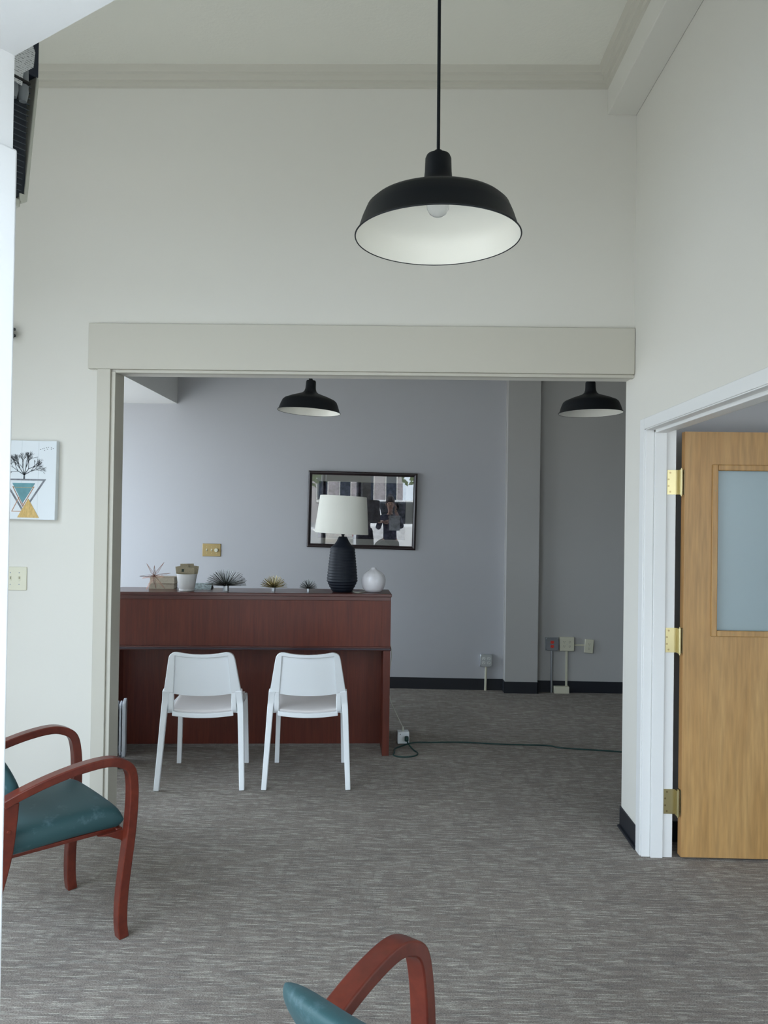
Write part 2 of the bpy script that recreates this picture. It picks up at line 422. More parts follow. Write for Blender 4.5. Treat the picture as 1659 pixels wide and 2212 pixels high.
# baseboards
BH = .105
wall('baseboard_far', [(XL, .975, YF - .008, YF, 0, BH), (.967, .975, YF - .11, YF - .008, 0, BH), (.967, 1.278, YF - .118, YF - .11, 0, BH), (1.272, 1.28, YF - .118, YF - .03, 0, BH), (1.28, 3.2, YF - .038, YF - .03, 0, BH)], M_bb)
bm = B()
bx(bm, XR - .007, XR, 3.745, YW2, 0, BH); bx(bm, XR - .02, XR - .007, 3.745, YW2, 0, .012)
bx(bm, XR - .007, 1.30, YW2, YW2 + .007, 0, BH)
struct('baseboard_right', bm, M_bb, bevel=.002)
wall('baseboard_side_room', [(1.30, 4.0, 3.852, 3.86, 0, .10)], M_bb)
wall('baseboard_back', [(XL, -1.56, YW - .007, YW, 0, BH)], M_bb)

# ================================================================ OPEN DOOR
d = thing('open_door', 'light oak door with frosted glass pane standing open in the right doorway', 'door', (1.336, 3.65, .012))
DW, DH, DT = .91, 1.998, .044
gx0, gx1, gz0, gz1 = .150, .760, 1.060, 1.820
bm = B()
bx(bm, 0, gx0, 0, DT, 0, DH); bx(bm, gx1, DW, 0, DT, 0, DH); bx(bm, gx0, gx1, 0, DT, 0, gz0); bx(bm, gx0, gx1, 0, DT, gz1, DH)
bmesh.ops.remove_doubles(bm, verts=bm.verts, dist=1e-5)
obj('door_panel', bm, M_door, d)
bm = B(); bx(bm, -.0015, .0, .001, DT - .001, 0, DH); obj('edge_band', bm, M_doore, d)
bm = B()
for side in (-1, 1):
    y0, y1 = (-.008, .012) if side < 0 else (DT - .012, DT + .008)
    a = .024
    bx(bm, gx0 - a, gx0 + .004, y0, y1, gz0 - a, gz1 + a); bx(bm, gx1 - .004, gx1 + a, y0, y1, gz0 - a, gz1 + a)
    bx(bm, gx0 + .004, gx1 - .004, y0, y1, gz0 - a, gz0 + .004); bx(bm, gx0 + .004, gx1 - .004, y0, y1, gz1 - .004, gz1 + a)
obj('glazing_bead', bm, M_door, d, bevel=.004)
bm = B()
for x, z in ((gx0 - .010, gz0 + .12), (gx0 - .010, gz0 + .39), (gx0 - .010, gz0 + .66), (gx0 + .08, gz0 - .012), (gx0 + .08, gz1 + .012), (gx0 + .4, gz0 - .012), (gx0 + .4, gz1 + .012)):
    cyl(bm, (x, -.0095, z), (x, -.007, z), .003, n=10)
obj('screw', bm, M_brass2, d)
bm = B(); bx(bm, gx0 + .002, gx1 - .002, .019, .025, gz0 + .002, gz1 - .002); obj('glass_pane', bm, M_frost, d)
# handle on the far stile
bm = B(); cyl(bm, (DW - .06, -.006, .95), (DW - .06, 0, .95), .03); cyl(bm, (DW - .06, -.05, .95), (DW - .06, -.006, .95), .010); cyl(bm, (DW - .06, -.05, .95), (DW - .16, -.05, .95), .009)
obj('handle', bm, M_brass, d, smooth='auto')
for hz in (1.771, 1.024, .264):
    hz -= .012
    bm = B()
    bx(bm, -.0035, -.0013, .003, DT - .006, hz - .058, hz + .058)            # leaf on door edge
    h = obj('hinge', bm, M_brass, d, bevel=.0008)
    bm = B(); bx(bm, -.076, -.022, .0195, .0215, hz - .058, hz + .058); bx(bm, -.026, -.018, -.002, .0215, hz - .058, hz + .058)
    obj('hinge_leaf', bm, M_brass, h)
    bm = B(); cyl(bm, (-.018, -.004, hz - .058), (-.018, -.004, hz + .058), .0065); cyl(bm, (-.018, -.004, hz - .066), (-.018, -.004, hz + .066), .0035)
    for q in range(5): cyl(bm, (-.018, -.004, hz - .058 + q * .029 - .001), (-.018, -.004, hz - .058 + q * .029 + .001), .0075)
    obj('hinge_pin', bm, M_brass, h, smooth='auto')
    bm = B()
    for sx, sz in ((-.062, .045), (-.070, .014), (-.070, -.018), (-.062, -.045)): cyl(bm, (sx, .0185, hz + sz), (sx, .0196, hz + sz), .0045, n=12)
    for sx, sz in ((.012, .045), (.030, .045), (.034, .014), (.034, -.018), (.012, -.045), (.030, -.045)): cyl(bm, (-.0042, sx, hz + sz), (-.0034, sx, hz + sz), .004, n=12)
    obj('hinge_screw', bm, mat('aged brass screw', (.35, .27, .14), .35, metal=1), h)

# ================================================================ PENDANT LAMPS
def make_pendant(label, ceil):
    t = thing('pendant_lamp', label, 'pendant lamp', group=None)
    outer = [(.2, 0), (.201, .002), (.193, .012), (.182, .045), (.172, .068), (.16, .079), (.12, .096), (.075, .111), (.053, .119), (.040, .130), (.034, .146), (.0325, .160), (.0315, .192), (.028, .200), (.012, .203)]
    bm = B(); lathe(bm, outer[::-1] + [(.1985, -.0005), (.1975, .0012)], 72, cap=False)
    # close
    obj('lamp_shade', bm, M_black, t, smooth='auto')
    bm = B(); lathe(bm, [(.1975, .0015), (.189, .014), (.179, .045), (.167, .064), (.150, .073), (.12, .085), (.075, .101), (.05, .110), (.036, .124), (.031, .15)], 72, cap=False)
    obj('shade_lining', bm, M_enam, t, smooth=True)
    bm = B(); lathe(bm, [(.004, .214), (.009, .212), (.011, .203), (.011, .199)], 24); obj('cord_grip', bm, M_black, t, smooth='auto')
    bm = B(); cyl(bm, (0, 0, .20), (0, 0, ceil), .0042, n=10); obj('cord', bm, M_black, t, smooth='auto')
    bm = B(); lathe(bm, [(.02, .165), (.021, .128), (.019, .115)], 24); obj('socket', bm, M_black, t, smooth='auto')
    bm = B(); lathe(bm, [(.006, .125), (.012, .122), (.016, .112), (.025, .099), (.028, .084), (.0265, .070), (.020, .059), (.011, .053), (.002, .051)], 32)
    obj('light_bulb', bm, mat('clear bulb glass', (.9, .9, .9), .03, Transmission_Weight=.7, IOR=1.3), t, smooth=True)
    bm = B(); lathe(bm, [(.055, ceil - .03), (.06, ceil - .01), (.06, ceil)], 32); obj('canopy', bm, M_black, t, smooth='auto')
    return t
p1 = make_pendant('large black metal pendant lamp hanging nearest, in front of the upper back wall', CZ - 2.255)
p1.location = (.079, 1.85, 2.255)
p1.rotation_euler = (0, math.radians(-.4), 0)
G = 'black pendant lamps in the far room'
p2 = make_pendant('black pendant lamp in the far room, above the table lamp and desk', FC - 2.25)
p2.location = (-.593, 4.86, 2.250); p2.rotation_euler = (0, math.radians(3), 0)
p3 = copy_thing(p2, 'black pendant lamp in the far room, at the right edge of the opening', (1.185, 4.86, 2.262)); p3.rotation_euler = (0, math.radians(-1), 0)
for o in (p2, p3): o['group'] = G
for o in (p2, p3):
    for c in o.children:
        if c.name.startswith(('cord', 'canopy')) and not c.name.startswith('cord_grip'): c.rotation_euler = (0, -o.rotation_euler[1], 0); 
        if c.name.startswith('canopy') or (c.name.startswith('cord') and not c.name.startswith('cord_grip')):
            a = o.rotation_euler[1]; c.location = (0, 0, 0)

# ================================================================ RECEPTION DESK
DA = math.radians(4.5)
desk = thing('reception_desk', 'long dark mahogany reception desk with raised counter behind the white chairs', 'desk', (-.058, 5.137, 0), DA)
DL = 1.86; ZT = 1.078
def dk(name, boxes, m, par=desk, **k):
    bm = B()
    for b in boxes: bx(bm, *b)
    return obj(name, bm, m, par, **k)
dk('side_panel', [(-.046, 0, 0, .62, 0, .700)], M_mah, bevel=.002)
dk('side_panel', [(-DL, -DL + .046, 0, .62, 0, .700)], M_mah, bevel=.002)
dk('modesty_panel', [(-DL + .046, -.046, .235, .255, .05 * 0 + .015, .700)], M_mah)
dk('worktop', [(-DL - .004, .004, -.008, .66, .698, .726)], M_mahd, bevel=.004)
dk('worktop_edge', [(-DL - .006, .006, -.014, -.006, .704, .716)], mat('dark vinyl edge strip', (.05, .035, .045), .2), bevel=.003)
dk('hutch_front', [(-DL, 0, .004, .026, .722, 1.030)], M_mah)
dk('hutch_side', [(-.022, 0, .026, .33, .722, 1.05)], M_mah)
dk('hutch_side', [(-DL, -DL + .022, .026, .33, .722, 1.05)], M_mah)
dk('hutch_rail', [(-DL, 0, .0, .026, 1.030, 1.060)], M_mahd, bevel=.003)
dk('counter_top', [(-DL - .005, .005, -.006, .335, 1.056, ZT)], M_mahd, bevel=.004)
dk('stile', [(-.06, -.0, .000, .006, .722, 1.032)], M_mah)
dk('stile', [(-DL, -DL + .06, .0, .006, .722, 1.032)], M_mah)
def D(px, dy):  # point on the counter: along-front position given by world X, dy behind the front edge
    lx = (px + .058 + math.sin(DA) * dy) / math.cos(DA)
    return Vector((-.058 + lx * math.cos(DA) - dy * math.sin(DA), 5.137 + lx * math.sin(DA) + dy * math.cos(DA), ZT))
def WX(px, Y): return (px - 866) / 1660.0 * Y

# ---- table lamp
pl = D(WX(740, 5.2), .13)
t = thing('table_lamp', 'table lamp with white drum shade and ribbed black ceramic base on the desk', 'lamp', pl)
prof = [(.060, 0), (.066, .004), (.072, .012)]
for i in range(0, 60):
    z = .014 + i * (.300 - .014) / 59
    r = .072 + (.104 - .072) * min(1, (z - .014) / .062) ** .8 if z < .076 else .104 - (.104 - .082) * ((z - .076) / .224) ** 1.15
    prof.append((r + (.0018 if i % 4 < 2 else -.0012), z))
prof += [(.078, .306), (.058, .322), (.042, .345), (.034, .362), (.030, .373), (.024, .376)]
bm = B(); lathe(bm, prof, 64); obj('lamp_base', bm, M_lampb, t, smooth=True)
bm = B(); cyl(bm, (0, 0, .374), (0, 0, .42), .009); cyl(bm, (0, 0, .39), (0, 0, .40), .013); cyl(bm, (0, 0, .42), (0, 0, .48), .014); obj('socket', bm, M_black, t, smooth='auto')
bm = B(); T0 = .395; lathe(bm, [(.183, T0), (.184, T0 + .004), (.160, T0 + .250), (.159, T0 + .254), (.1575, T0 + .25), (.181, T0 + .004)], 72, cap=False)
bmesh.ops.bridge_loops(bm, edges=[e for e in bm.edges if e.is_boundary]) if False else None
sh = obj('lamp_shade', bm, M_linen, t, smooth='auto'); sh.rotation_euler = (0, math.radians(2.4), 0); sh.location = (-.026, 0, .003)
bm = B()
for k in range(3):
    a = k * 2 * PI / 3 + .3; cyl(bm, (0, 0, T0 + .235), (.158 * math.cos(a), .158 * math.sin(a), T0 + .25), .0015, n=6)
cyl(bm, (0, 0, .47), (0, 0, T0 + .24), .002, n=6)
obj('shade_spider', bm, M_steel, t)

# ---- vase
pv = D(WX(808, 5.2), .13)
bm = B()
def ribs(a, z):
    k = max(0, min(1, (z - .075) / .06)) * (1 - max(0, min(1, (z - .145) / .02))); return 1 + .075 * k * (abs(math.cos(3.5 * a)) - .6)
lathe(bm, [(.04, 0), (.055, .004), (.071, .024), (.080, .050), (.083, .075), (.080, .100), (.070, .122), (.052, .138), (.034, .148), (.0205, .155), (.017, .163), (.0165, .168), (.013, .168), (.012, .15)], 84, fn=ribs)
o = obj('vase', bm, M_ceram, None, smooth=True); o.location = pv
tag(o, 'round glossy white garlic-shaped vase at the right end of the desk', 'vase')

# ---- wire urchins
def urchin(px, dy, R, hgt, m, label, n):
    c = D(WX(px, 5.2), dy)
    t = thing('spiky_ornament', label, 'ornament', c, group='wire urchin ornaments on the desk')
    hb = hgt * .24
    bm = B(); cyl(bm, (0, 0, 0), (0, 0, hb), max(.009, R * .13), n=20); obj('ornament_base', bm, M_steel, t, smooth='auto')
    bm = B(); g = PI * (3 - math.sqrt(5))
    for i in range(n):
        zz = .03 + .97 * ((i + .5) / n); rr = math.sqrt(1 - zz * zz); a = i * g
        L = random.uniform(.9, 1.0)
        e = Vector((rr * math.cos(a) * R, rr * math.sin(a) * R, hb + zz * (hgt - hb))) 
        e = Vector((e.x * L, e.y * L, hb + (e.z - hb) * L))
        cyl(bm, (0, 0, hb - .002), e, .0015 * (R / .1) ** .3, .0013, n=5)
    obj('spikes', bm, m, t)
    return t
urchin(491.7, .12, .146, .150, M_swire, 'largest spiky pewter wire ornament on the desk, beside the white pot', 150)
urchin(593, .12, .094, .110, M_gwire, 'medium spiky gold wire ornament on the desk', 100)
urchin(667.6, .12, .065, .086, M_swire, 'smallest spiky pewter wire ornament, just left of the table lamp', 75)

# ---- copper star
c = D(WX(326.6, 5.05), .085)
t = thing('star_ornament', 'copper wire starburst ornament at the left end of the desk', 'ornament', c)
ctr = Vector((0, 0, .098))
k = 5.10 / 1660 / 5.35
tips = [(-102, 140), (23, 125), (98, 157), (-135, 2), (182, 33), (-165, -35), (150, -5), (-75, -160), (-8, -158), (120, -152), (50, -72), (-40, 60)]
dep = [.02, -.04, .03, -.06, .02, .04, -.05, -.03, .06, .02, -.10, .09]
bm = B()
for (dx, dz), dd in zip(tips, dep):
    e = ctr + Vector((dx * k, dd, dz * k))
    if e.z < .0015: e.z = .0015
    ax = (e - ctr); a = ax.orthogonal().normalized(); b_ = ax.normalized().cross(a); m0 = ctr + ax * .30
    for q in range(3):
        an = q * 2 * PI / 3; w_ = m0 + (a * math.cos(an) + b_ * math.sin(an)) * .0085
        cyl(bm, e, w_, .0009, .0011, n=5); cyl(bm, w_, ctr, .0011, n=5)
obj('wire_spikes', bm, M_copper, t)

# ---- books
def book(px0, px1, Yc, z0, hh, dp, label, rz=0):
    a, b_ = WX(px0, Yc), WX(px1, Yc); c = D((a + b_) / 2, .255); L = (b_ - a)
    t = thing('book', label, 'book', (c.x, c.y, z0), rz + DA, group='old books stacked on the desk')
    bm = B(); bx(bm, -L / 2 + .004, L / 2 - .004, -dp / 2 + .003, dp / 2 - .004, .0025, hh - .0025); obj('pages', bm, M_page, t)
    bm = B(); bx(bm, -L / 2, L / 2, -dp / 2, dp / 2, 0, .0025); bx(bm, -L / 2, L / 2, -dp / 2, dp / 2, hh - .0025, hh); bx(bm, -L / 2, L / 2, dp / 2 - .003, dp / 2, .0025, hh - .0025); obj('cover', bm, M_cover, t, bevel=.0008)
    return t
book(322, 377, 5.25, ZT, .038, .12, 'lower tan book of the two lying behind the copper star', .05)
book(325, 380, 5.25, ZT + .038, .044, .12, 'upper tan book of the two lying behind the copper star', -.06)

# ---- pot and postcards
cp = D(WX(400.5, 5.1), .10)
bm = B(); lathe(bm, [(.046, 0), (.050, .002), (.0505, .016), (.054, .02), (.0665, .105), (.068, .112), (.066, .114), (.063, .112), (.0615, .1), (.05, .022), (.047, .012)], 56)
o = obj('plant_pot', bm, M_matt, None, smooth='auto'); o.location = cp
tag(o, 'small tapered white pot on the desk holding old postcards', 'pot')
def cardmat(name, seed, stamp):
    m, nt, b = newmat(name); L = nt.links.new
    tc = nt.nodes.new('ShaderNodeTexCoord'); mp = nt.nodes.new('ShaderNodeMapping'); mp.inputs['Scale'].default_value = (90, 1, 260); mp.inputs['Location'].default_value = (seed, 0, seed)
    n = nt.nodes.new('ShaderNodeTexNoise'); n.inputs['Scale'].default_value = 1; n.inputs['Detail'].default_value = 3
    r = nt.nodes.new('ShaderNodeValToRGB'); r.color_ramp.elements[0].position = .30; r.color_ramp.elements[0].color = (.16, .13, .09, 1)
    r.color_ramp.elements[1].position = .42; r.color_ramp.elements[1].color = (.36, .31, .215, 1)
    L(tc.outputs['Object'], mp.inputs[0]); L(mp.outputs[0], n.inputs['Vector']); L(n.outputs['Fac'], r.inputs[0]); L(r.outputs[0], b.inputs['Base Color']); b.inputs['Roughness'].default_value = .8
    return m
cards = [(-.030, -.012, .088, .168, -14, 'leftmost', 0), (.034, .006, .088, .172, 16, 'rightmost', 3), (-.004, .022, .090, .180, -3, 'rearmost', 7), (.006, -.024, .098, .158, 5, 'front', 11)]
for i, (x, y, wd, top, ang, who, sd) in enumerate(cards):
    lab = {'leftmost': 'aged postcard in the white pot, fanned out furthest left', 'rightmost': 'aged postcard in the white pot, fanned out furthest right',
           'rearmost': 'aged postcard standing tallest at the rear of the white pot', 'front': 'aged postcard with dark green stamp at the front of the white pot'}[who]
    zb = .022
    t = thing('postcard', lab, 'postcard', (cp.x + x * .35, cp.y + y, cp.z + zb), DA, group='old postcards in the pot')
    t.rotation_euler = (0, math.radians(ang * .55), DA)
    hgt = top - zb
    bm = B(); wb = .05
    prism(bm, [(-wb / 1 * .7, 0), (wb * .7, 0), (wd / 2, hgt * .7), (wd / 2, hgt), (-wd / 2, hgt), (-wd / 2, hgt * .7)], 1, -.0006, .0006)
    obj('card', bm, cardmat('postcard paper ' + str(i), sd, 0), t)
    if who == 'front':
        bm = B(); bx(bm, -.036, -.020, -.0012, -.0006, hgt - .032, hgt - .012); obj('stamp', bm, mat('dark stamp ink', (.02, .035, .025), .7), t)

# ---- folded grey booklet
cb = D(WX(447, 5.4), .27)
bm = B()
prism(bm, [(-.075, 0), (-.072, 0), (0, .034), (.055, 0), (.058, 0), (.001, .038), (-.001, .038)], 0, -.062, .062)
o = obj('folded_booklet', bm, mat('grey patterned booklet cover', (.42, .50, .52), .5, var=.4, vscale=70), None); o.location = cb; o.rotation_euler = (0, 0, DA)
tag(o, 'grey patterned booklet standing half folded behind the largest spiky ornament', 'booklet')

# ---- lamp cord: from lamp base behind vase, down the right side of the desk to the cube
cpts = [pl + Vector((.062, .03, .006)), pl + Vector((.085, -.03, .003)), pl + Vector((.12, -.055, .003)), pl + Vector((.165, .03, .003)), pl + Vector((.155, .13, .003)), pl + Vector((.14, .20, .003)),
        (-.135, 5.50, 1.082), (-.135, 5.53, 1.03), (-.11, 5.53, .84), (-.074, 5.53, .74), (-.066, 5.53, .69), (-.052, 5.53, .60), (-.066, 5.53, .48), (-.070, 5.53, .36), (-.055, 5.52, .28), (-.01, 5.48, .19), (.034, 5.442, .115)]
bm = B(); tube(bm, spline(cpts, 8), .0028, 8)
o = obj('lamp_cord', bm, M_cream, None, smooth=True); tag(o, 'thin pale cord running from the table lamp down to the white power cube', 'cord')

# ---- power cube and green extension cord
t = thing('power_cube', 'small white power adapter cube on the carpet right of the desk', 'power adapter', (.036, 5.44, 0), .12)
bm = B(); bx(bm, -.042, .042, -.03, .035, .002, .086); obj('cube_body', bm, M_wplast, t, bevel=.006)
bm = B(); cyl(bm, (-.0, .0, .086), (0.0, .0, .115), .010, .006); obj('lamp_plug', bm, M_cream, t, smooth='auto')
bm = B(); cyl(bm, (-.022, -.0315, .07), (-.022, -.0298, .07), .003); obj('indicator', bm, M_dark, t)
gp = [(.062, 5.405, .045), (.064, 5.365, .042), (.075, 5.33, .025), (.11, 5.26, .006), (.135, 5.20, .005), (.12, 5.14, .005), (.05, 5.105, .005), (-.022, 5.13, .005), (-.022, 5.20, .005),
      (-.015, 5.29, .005), (.05, 5.38, .005), (.12, 5.42, .011), (.25, 5.45, .006), (.46, 5.47, .006), (.75, 5.44, .006), (1.04, 5.435, .006), (1.12, 5.39, .006), (1.25, 5.365, .006), (1.54, 5.32, .006), (2.1, 5.2, .006), (2.9, 5.5, .006)]
t = thing('extension_cord', 'dark green extension cord looping on the carpet and running right', 'cord', (0, 0, 0))
bm = B(); tube(bm, spline(gp, 8), .0048, 8); obj('cable', bm, M_green, t, smooth=True)
bm = B(); bx(bm, .048, .076, 5.36, 5.408, .030, .062); obj('cord_plug', bm, M_green, t, bevel=.008)

# ================================================================ WALL PLATES, OUTLETS, PICTURES
def recept(bm_face, bm_slot, x, z, y, s=1):
    lathe_pts = []
    n = 20
    ring0 = []; ring1 = []
    for i in range(n):
        a = 2 * PI * i / n; xx = .0165 * s * math.cos(a); zz = max(-.0135 * s, min(.0135 * s, .0165 * s * math.sin(a)))
        ring0.append(bm_face.verts.new((x + xx, y, z + zz))); ring1.append(bm_face.verts.new((x + xx, y - .002, z + zz)))
    bm_face.faces.new(ring1)
    for i in range(n): bm_face.faces.new((ring0[i], ring0[(i + 1) % n], ring1[(i + 1) % n], ring1[i]))
    for dx, hh in ((-.006, .0045), (.006, .0035)):
        bx(bm_slot, x + (dx - .0012) * s, x + (dx + .0012) * s, y - .0024, y - .0019, z + (.0015 - hh + .002) * s, z + (.0015 + hh + .002) * s)
    cyl(bm_slot, (x, y - .0024, z - .0075 * s), (x, y - .0019, z - .0075 * s), .0026 * s, n=10)
def outlet(label, cx, cz, w_, h_, y, plate_m, face_m, grid, deep=.012, rz=0, notch=False, group='electrical outlets on the far wall'):
    t = thing('wall_outlet', label, 'electrical outlet', (cx, y, cz), 0, group); t.rotation_euler = (0, rz, 0)
    if notch:
        c = .016; w2, h2 = w_ / 2, h_ / 2
        bm = B(); bx(bm, -w2, w2, -.032, 0, -h2, h2); obj('junction_box', bm, M_steel, t, bevel=.003)
        bm = B(); prism(bm, [(-w2 + c, -h2), (w2 - c, -h2), (w2 - c * .3, -h2 + c * .8), (w2, -h2 + c), (w2, h2 - c), (w2 - c, h2), (-w2 + c, h2), (-w2, h2 - c), (-w2, -h2 + c)], 1, -.040, -.0325)
        obj('cover_plate', bm, plate_m, t, bevel=.003); yy = -.0402
    else:
        bm = B(); bx(bm, -w_ / 2, w_ / 2, -deep, 0, -h_ / 2, h_ / 2); obj('cover_plate', bm, plate_m, t, bevel=.004); yy = -deep - .0002
    xs = (0,) if grid == 1 else (-.024, .024) if w_ < .118 else (-.025, .025)
    for x in xs:
        for z in (-.0195, .0195):
            bf, bs = B(), B(); recept(bf, bs, x, z, yy)
            f_ = obj('receptacle', bf, face_m, t); obj('socket_holes', bs, M_dark, f_)
    bm = B(); cyl(bm, (0, yy - .001, 0), (0, yy + .001, 0), .003, n=10); obj('plate_screw', bm, M_steel, t)
    return t
GW = mat('pale grey cover plate', (.50, .52, .52), .35, metal=.4)
YR = YF - .03
outlet('four-socket steel outlet box low on the wall left of the pillar', .81, .28, .112, .115, YF, GW, mat('white receptacle', (.70, .72, .70), .4), 2, notch=True)
outlet('outlet box with two red sockets in a grey cover right of the pillar', 1.412, .447, .118, .118, YR, M_grey, M_red, 1, notch=True)
outlet('beige four-socket outlet plate between the red outlet and small outlet', 1.549, .449, .134, .128, YR, M_almond, M_almond, 2, deep=.03)
outlet('small slightly crooked beige two-socket outlet at far right', 1.755, .431, .08, .126, YR, M_almond, M_almond, 1, deep=.02, rz=math.radians(4))
def conduit(label, x, z0, z1, r, m, y, x1=None):
    bm = B(); cyl(bm, (x, y, z0), (x1 if x1 is not None else x, y, z1), r, n=14)
    o = obj('conduit', bm, m, None, smooth='auto'); tag(o, label, 'conduit', 'wall conduits below the outlets'); return o
conduit('short pale conduit under the outlet left of the pillar', .808, 0, .224, .011, M_almond, YF - .02, .812)
conduit('shiny steel conduit under the red outlet', 1.413, 0, .389, .010, M_steel, YR - .02, 1.41)
bm = B(); bx(bm, 1.541, 1.561, YR - .014, YR, .049, .386); o = obj('cable_raceway', bm, M_almond, None, bevel=.002); tag(o, 'beige vertical cable raceway under the four-socket plate', 'cable raceway', 'beige surface raceways')
bm = B(); bx(bm, 1.617, 1.715, YR - .012, YR, .432, .448); o = obj('cable_raceway', bm, M_almond, None, bevel=.002); tag(o, 'short horizontal beige cable raceway joining the two beige outlets', 'cable raceway', 'beige surface raceways')
bm = B(); bx(bm, 1.432, 1.568, YR - .065, YR - .009, 0, .063); o = obj('floor_junction_box', bm, M_almond, None, bevel=.003); tag(o, 'low beige junction box on the floor against the black baseboard', 'junction box')

# brass three-gang plate on the far wall
t = thing('dimmer_plate', 'gold switch plate with two toggles and a round dimmer above the desk', 'light switch', (-1.776, YF, 1.264))
bm = B(); bx(bm, -.087, .087, -.007, 0, -.060, .060); obj('cover_plate', bm, M_brass2, t, bevel=.004)
for x in (-.046, 0):
    bm = B(); bx(bm, x - .005, x + .005, -.008, -.006, -.012, .012); bx(bm, x - .0035, x + .0035, -.018, -.008, -.010, .002); obj('toggle', bm, M_almond, t, bevel=.001)
bm = B(); cyl(bm, (.046, -.024, 0), (.046, -.007, 0), .017, .019, n=32); obj('dimmer_knob', bm, M_almond, t, smooth='auto')
for x in (-.046, 0, .046):
    for z in (-.030, .030): bm = B(); cyl(bm, (x, -.0082, z), (x, -.007, z), .003, n=10); obj('plate_screw', bm, M_brass, t)
# almond double switch on the back wall
t = thing('light_switch', 'almond double toggle switch plate on the left wall below the canvas', 'light switch', (-1.968, YW, 1.245))
bm = B(); bx(bm, -.058, .058, -.007, 0, -.060, .060); obj('cover_plate', bm, M_almond, t, bevel=.003)
for x in (-.026, .020):
    bm = B(); bx(bm, x - .006, x + .006, -.0082, -.006, -.013, .013); bx(bm, x - .0035, x + .0035, -.019, -.007, -.001, .011); obj('toggle', bm, M_almond, t, bevel=.001)
for x in (-.026, .020):
    for z in (-.030, .030): bm = B(); cyl(bm, (x, -.0082, z), (x, -.007, z), .003, n=10); obj('plate_screw', bm, M_grey, t)
# small dark knob near the partition
bm = B(); cyl(bm, (-2.0, YW - .045, 2.512), (-2.0, YW - .045, 2.520), .026, n=24); cyl(bm, (-2.0, YW - .045, 2.470), (-2.0, YW - .045, 2.512), .018, n=24); cyl(bm, (-2.0, YW, 2.492), (-2.0, YW - .045, 2.492), .008, n=12)
o = obj('door_chime_sensor', bm, mat('dark grey plastic', (.04, .045, .05), .5), None, smooth='auto'); o.name = 'wall_fixture'
tag(o, 'small dark capped fixture high on the back wall beside the white pillar', 'wall fixture')

# canvas print with tree and triangles
cw, chh = .325, .402
t = thing('canvas_print', 'white canvas print of a bare tree above teal and gold triangles', 'picture', (-1.758 - cw / 2, YW, 1.548)); t.rotation_euler = (0, math.radians(.5), 0)
M_canvas = mat('white washed board canvas', (.74, .78, .80), .7)
bm = B(); bx(bm, -cw / 2, cw / 2, -.034, 0, 0, chh)
obj('canvas', bm, M_canvas, t, bevel=.002)
Yp = -.0345
def tri(name, pts, m, hole=None, k=0):
    bm = B(); y0, y1 = Yp - .0004 * k, Yp + .0003
    if hole is None:
        prism(bm, pts, 1, y0 - .0004, y1)
    else:
        cx = sum(p[0] for p in pts) / 3; cz = sum(p[1] for p in pts) / 3
        inn = [(cx + (p[0] - cx) * hole, cz + (p[1] - cz) * hole) for p in pts]
        for i in range(3):
            j = (i + 1) % 3; prism(bm, [pts[i], pts[j], inn[j], inn[i]], 1, y0 - .0004, y1)
    return obj(name, bm, m, t)
M_pgrey = mat('printed grey wood', (.20, .21, .23), .7, var=.3, vscale=40); M_pteal = mat('printed teal', (.13, .30, .33), .7, var=.15, vscale=20)
M_pgold = woodmat('printed gold wood', (.52, .33, .10), (.70, .50, .20), (60, 1, 12), .7); M_pcop = mat('printed copper', (.50, .25, .13), .6)
sc = cw / 132.0   # metres per photo px; x origin = canvas centre (59 px), z origin bottom (1123 px)
def q(px, py): return ((px - 59) * sc, (1123 - py) * sc)
tri('triangle_outline', [q(14, 1039), q(105, 1039), q(59, 1110)], M_pgrey, .86, 1)
tri('triangle_outline', [q(35, 1055), q(81, 1055), q(57, 1097)], M_pgrey, .90, 3)
tri('triangle_outline', [q(35, 1055), q(81, 1055), q(57, 1097)], M_pcop, .93, 4)
tri('triangle_outline', [q(34, 1107), q(66, 1107), q(50, 1075)], M_pcop, .88, 2)
tri('triangle', [q(35, 1048), q(82, 1048), q(57, 1089)], M_pteal, None, 5)
tri('triangle', [q(47, 1119), q(92, 1119), q(69, 1080)], M_pgold, None, 6)
tri('triangle', [q(9, 1099), q(30, 1099), q(19, 1075)], M_pgrey, None, 1)
bm = B(); bx(bm, *(lambda a, b_: (a[0], b_[0]))(q(38, 0), q(80, 0)), Yp - .0035, Yp, q(0, 1057)[1] - .0007, q(0, 1057)[1] + .0007); obj('gold_line', bm, M_pgold, t)
# plank joints of the printed boards
bm = B()
for px in (28, 53, 88): bx(bm, q(px, 0)[0] - .0005, q(px, 0)[0] + .0005, Yp - .0001, Yp + .0002, .002, chh - .002)
obj('board_joints', bm, mat('printed joint', (.58, .62, .63), .7), t)
bm = B(); rnd = random.Random(5)
def branch(p, a, L, w_, dep):
    e = (p[0] + L * math.sin(a), p[1] + L * math.cos(a))
    nx, nz = math.cos(a) * w_ / 2, -math.sin(a) * w_ / 2
    prism(bm, [(p[0] - nx, p[1] - nz), (p[0] + nx, p[1] + nz), (e[0] + nx * .6, e[1] + nz * .6), (e[0] - nx * .6, e[1] - nz * .6)], 1, Yp - .0006, Yp + .0002)
    if dep:
        for _ in range(3 if dep > 1 else 2): branch(e, a + rnd.uniform(-.62, .62) + (a * .04), L * rnd.uniform(.66, .86), w_ * .60, dep - 1)
branch(q(59, 1039), 0, .022, .009, 0)
for a in (-1.05, -.62, -.22, .2, .6, 1.05): branch((q(59, 1039)[0], q(59, 1039)[1] + .02), a, .037, .0046, 4)
obj('tree_print', bm, mat('printed tree ink', (.07, .08, .09), .8), t)
bm = B()
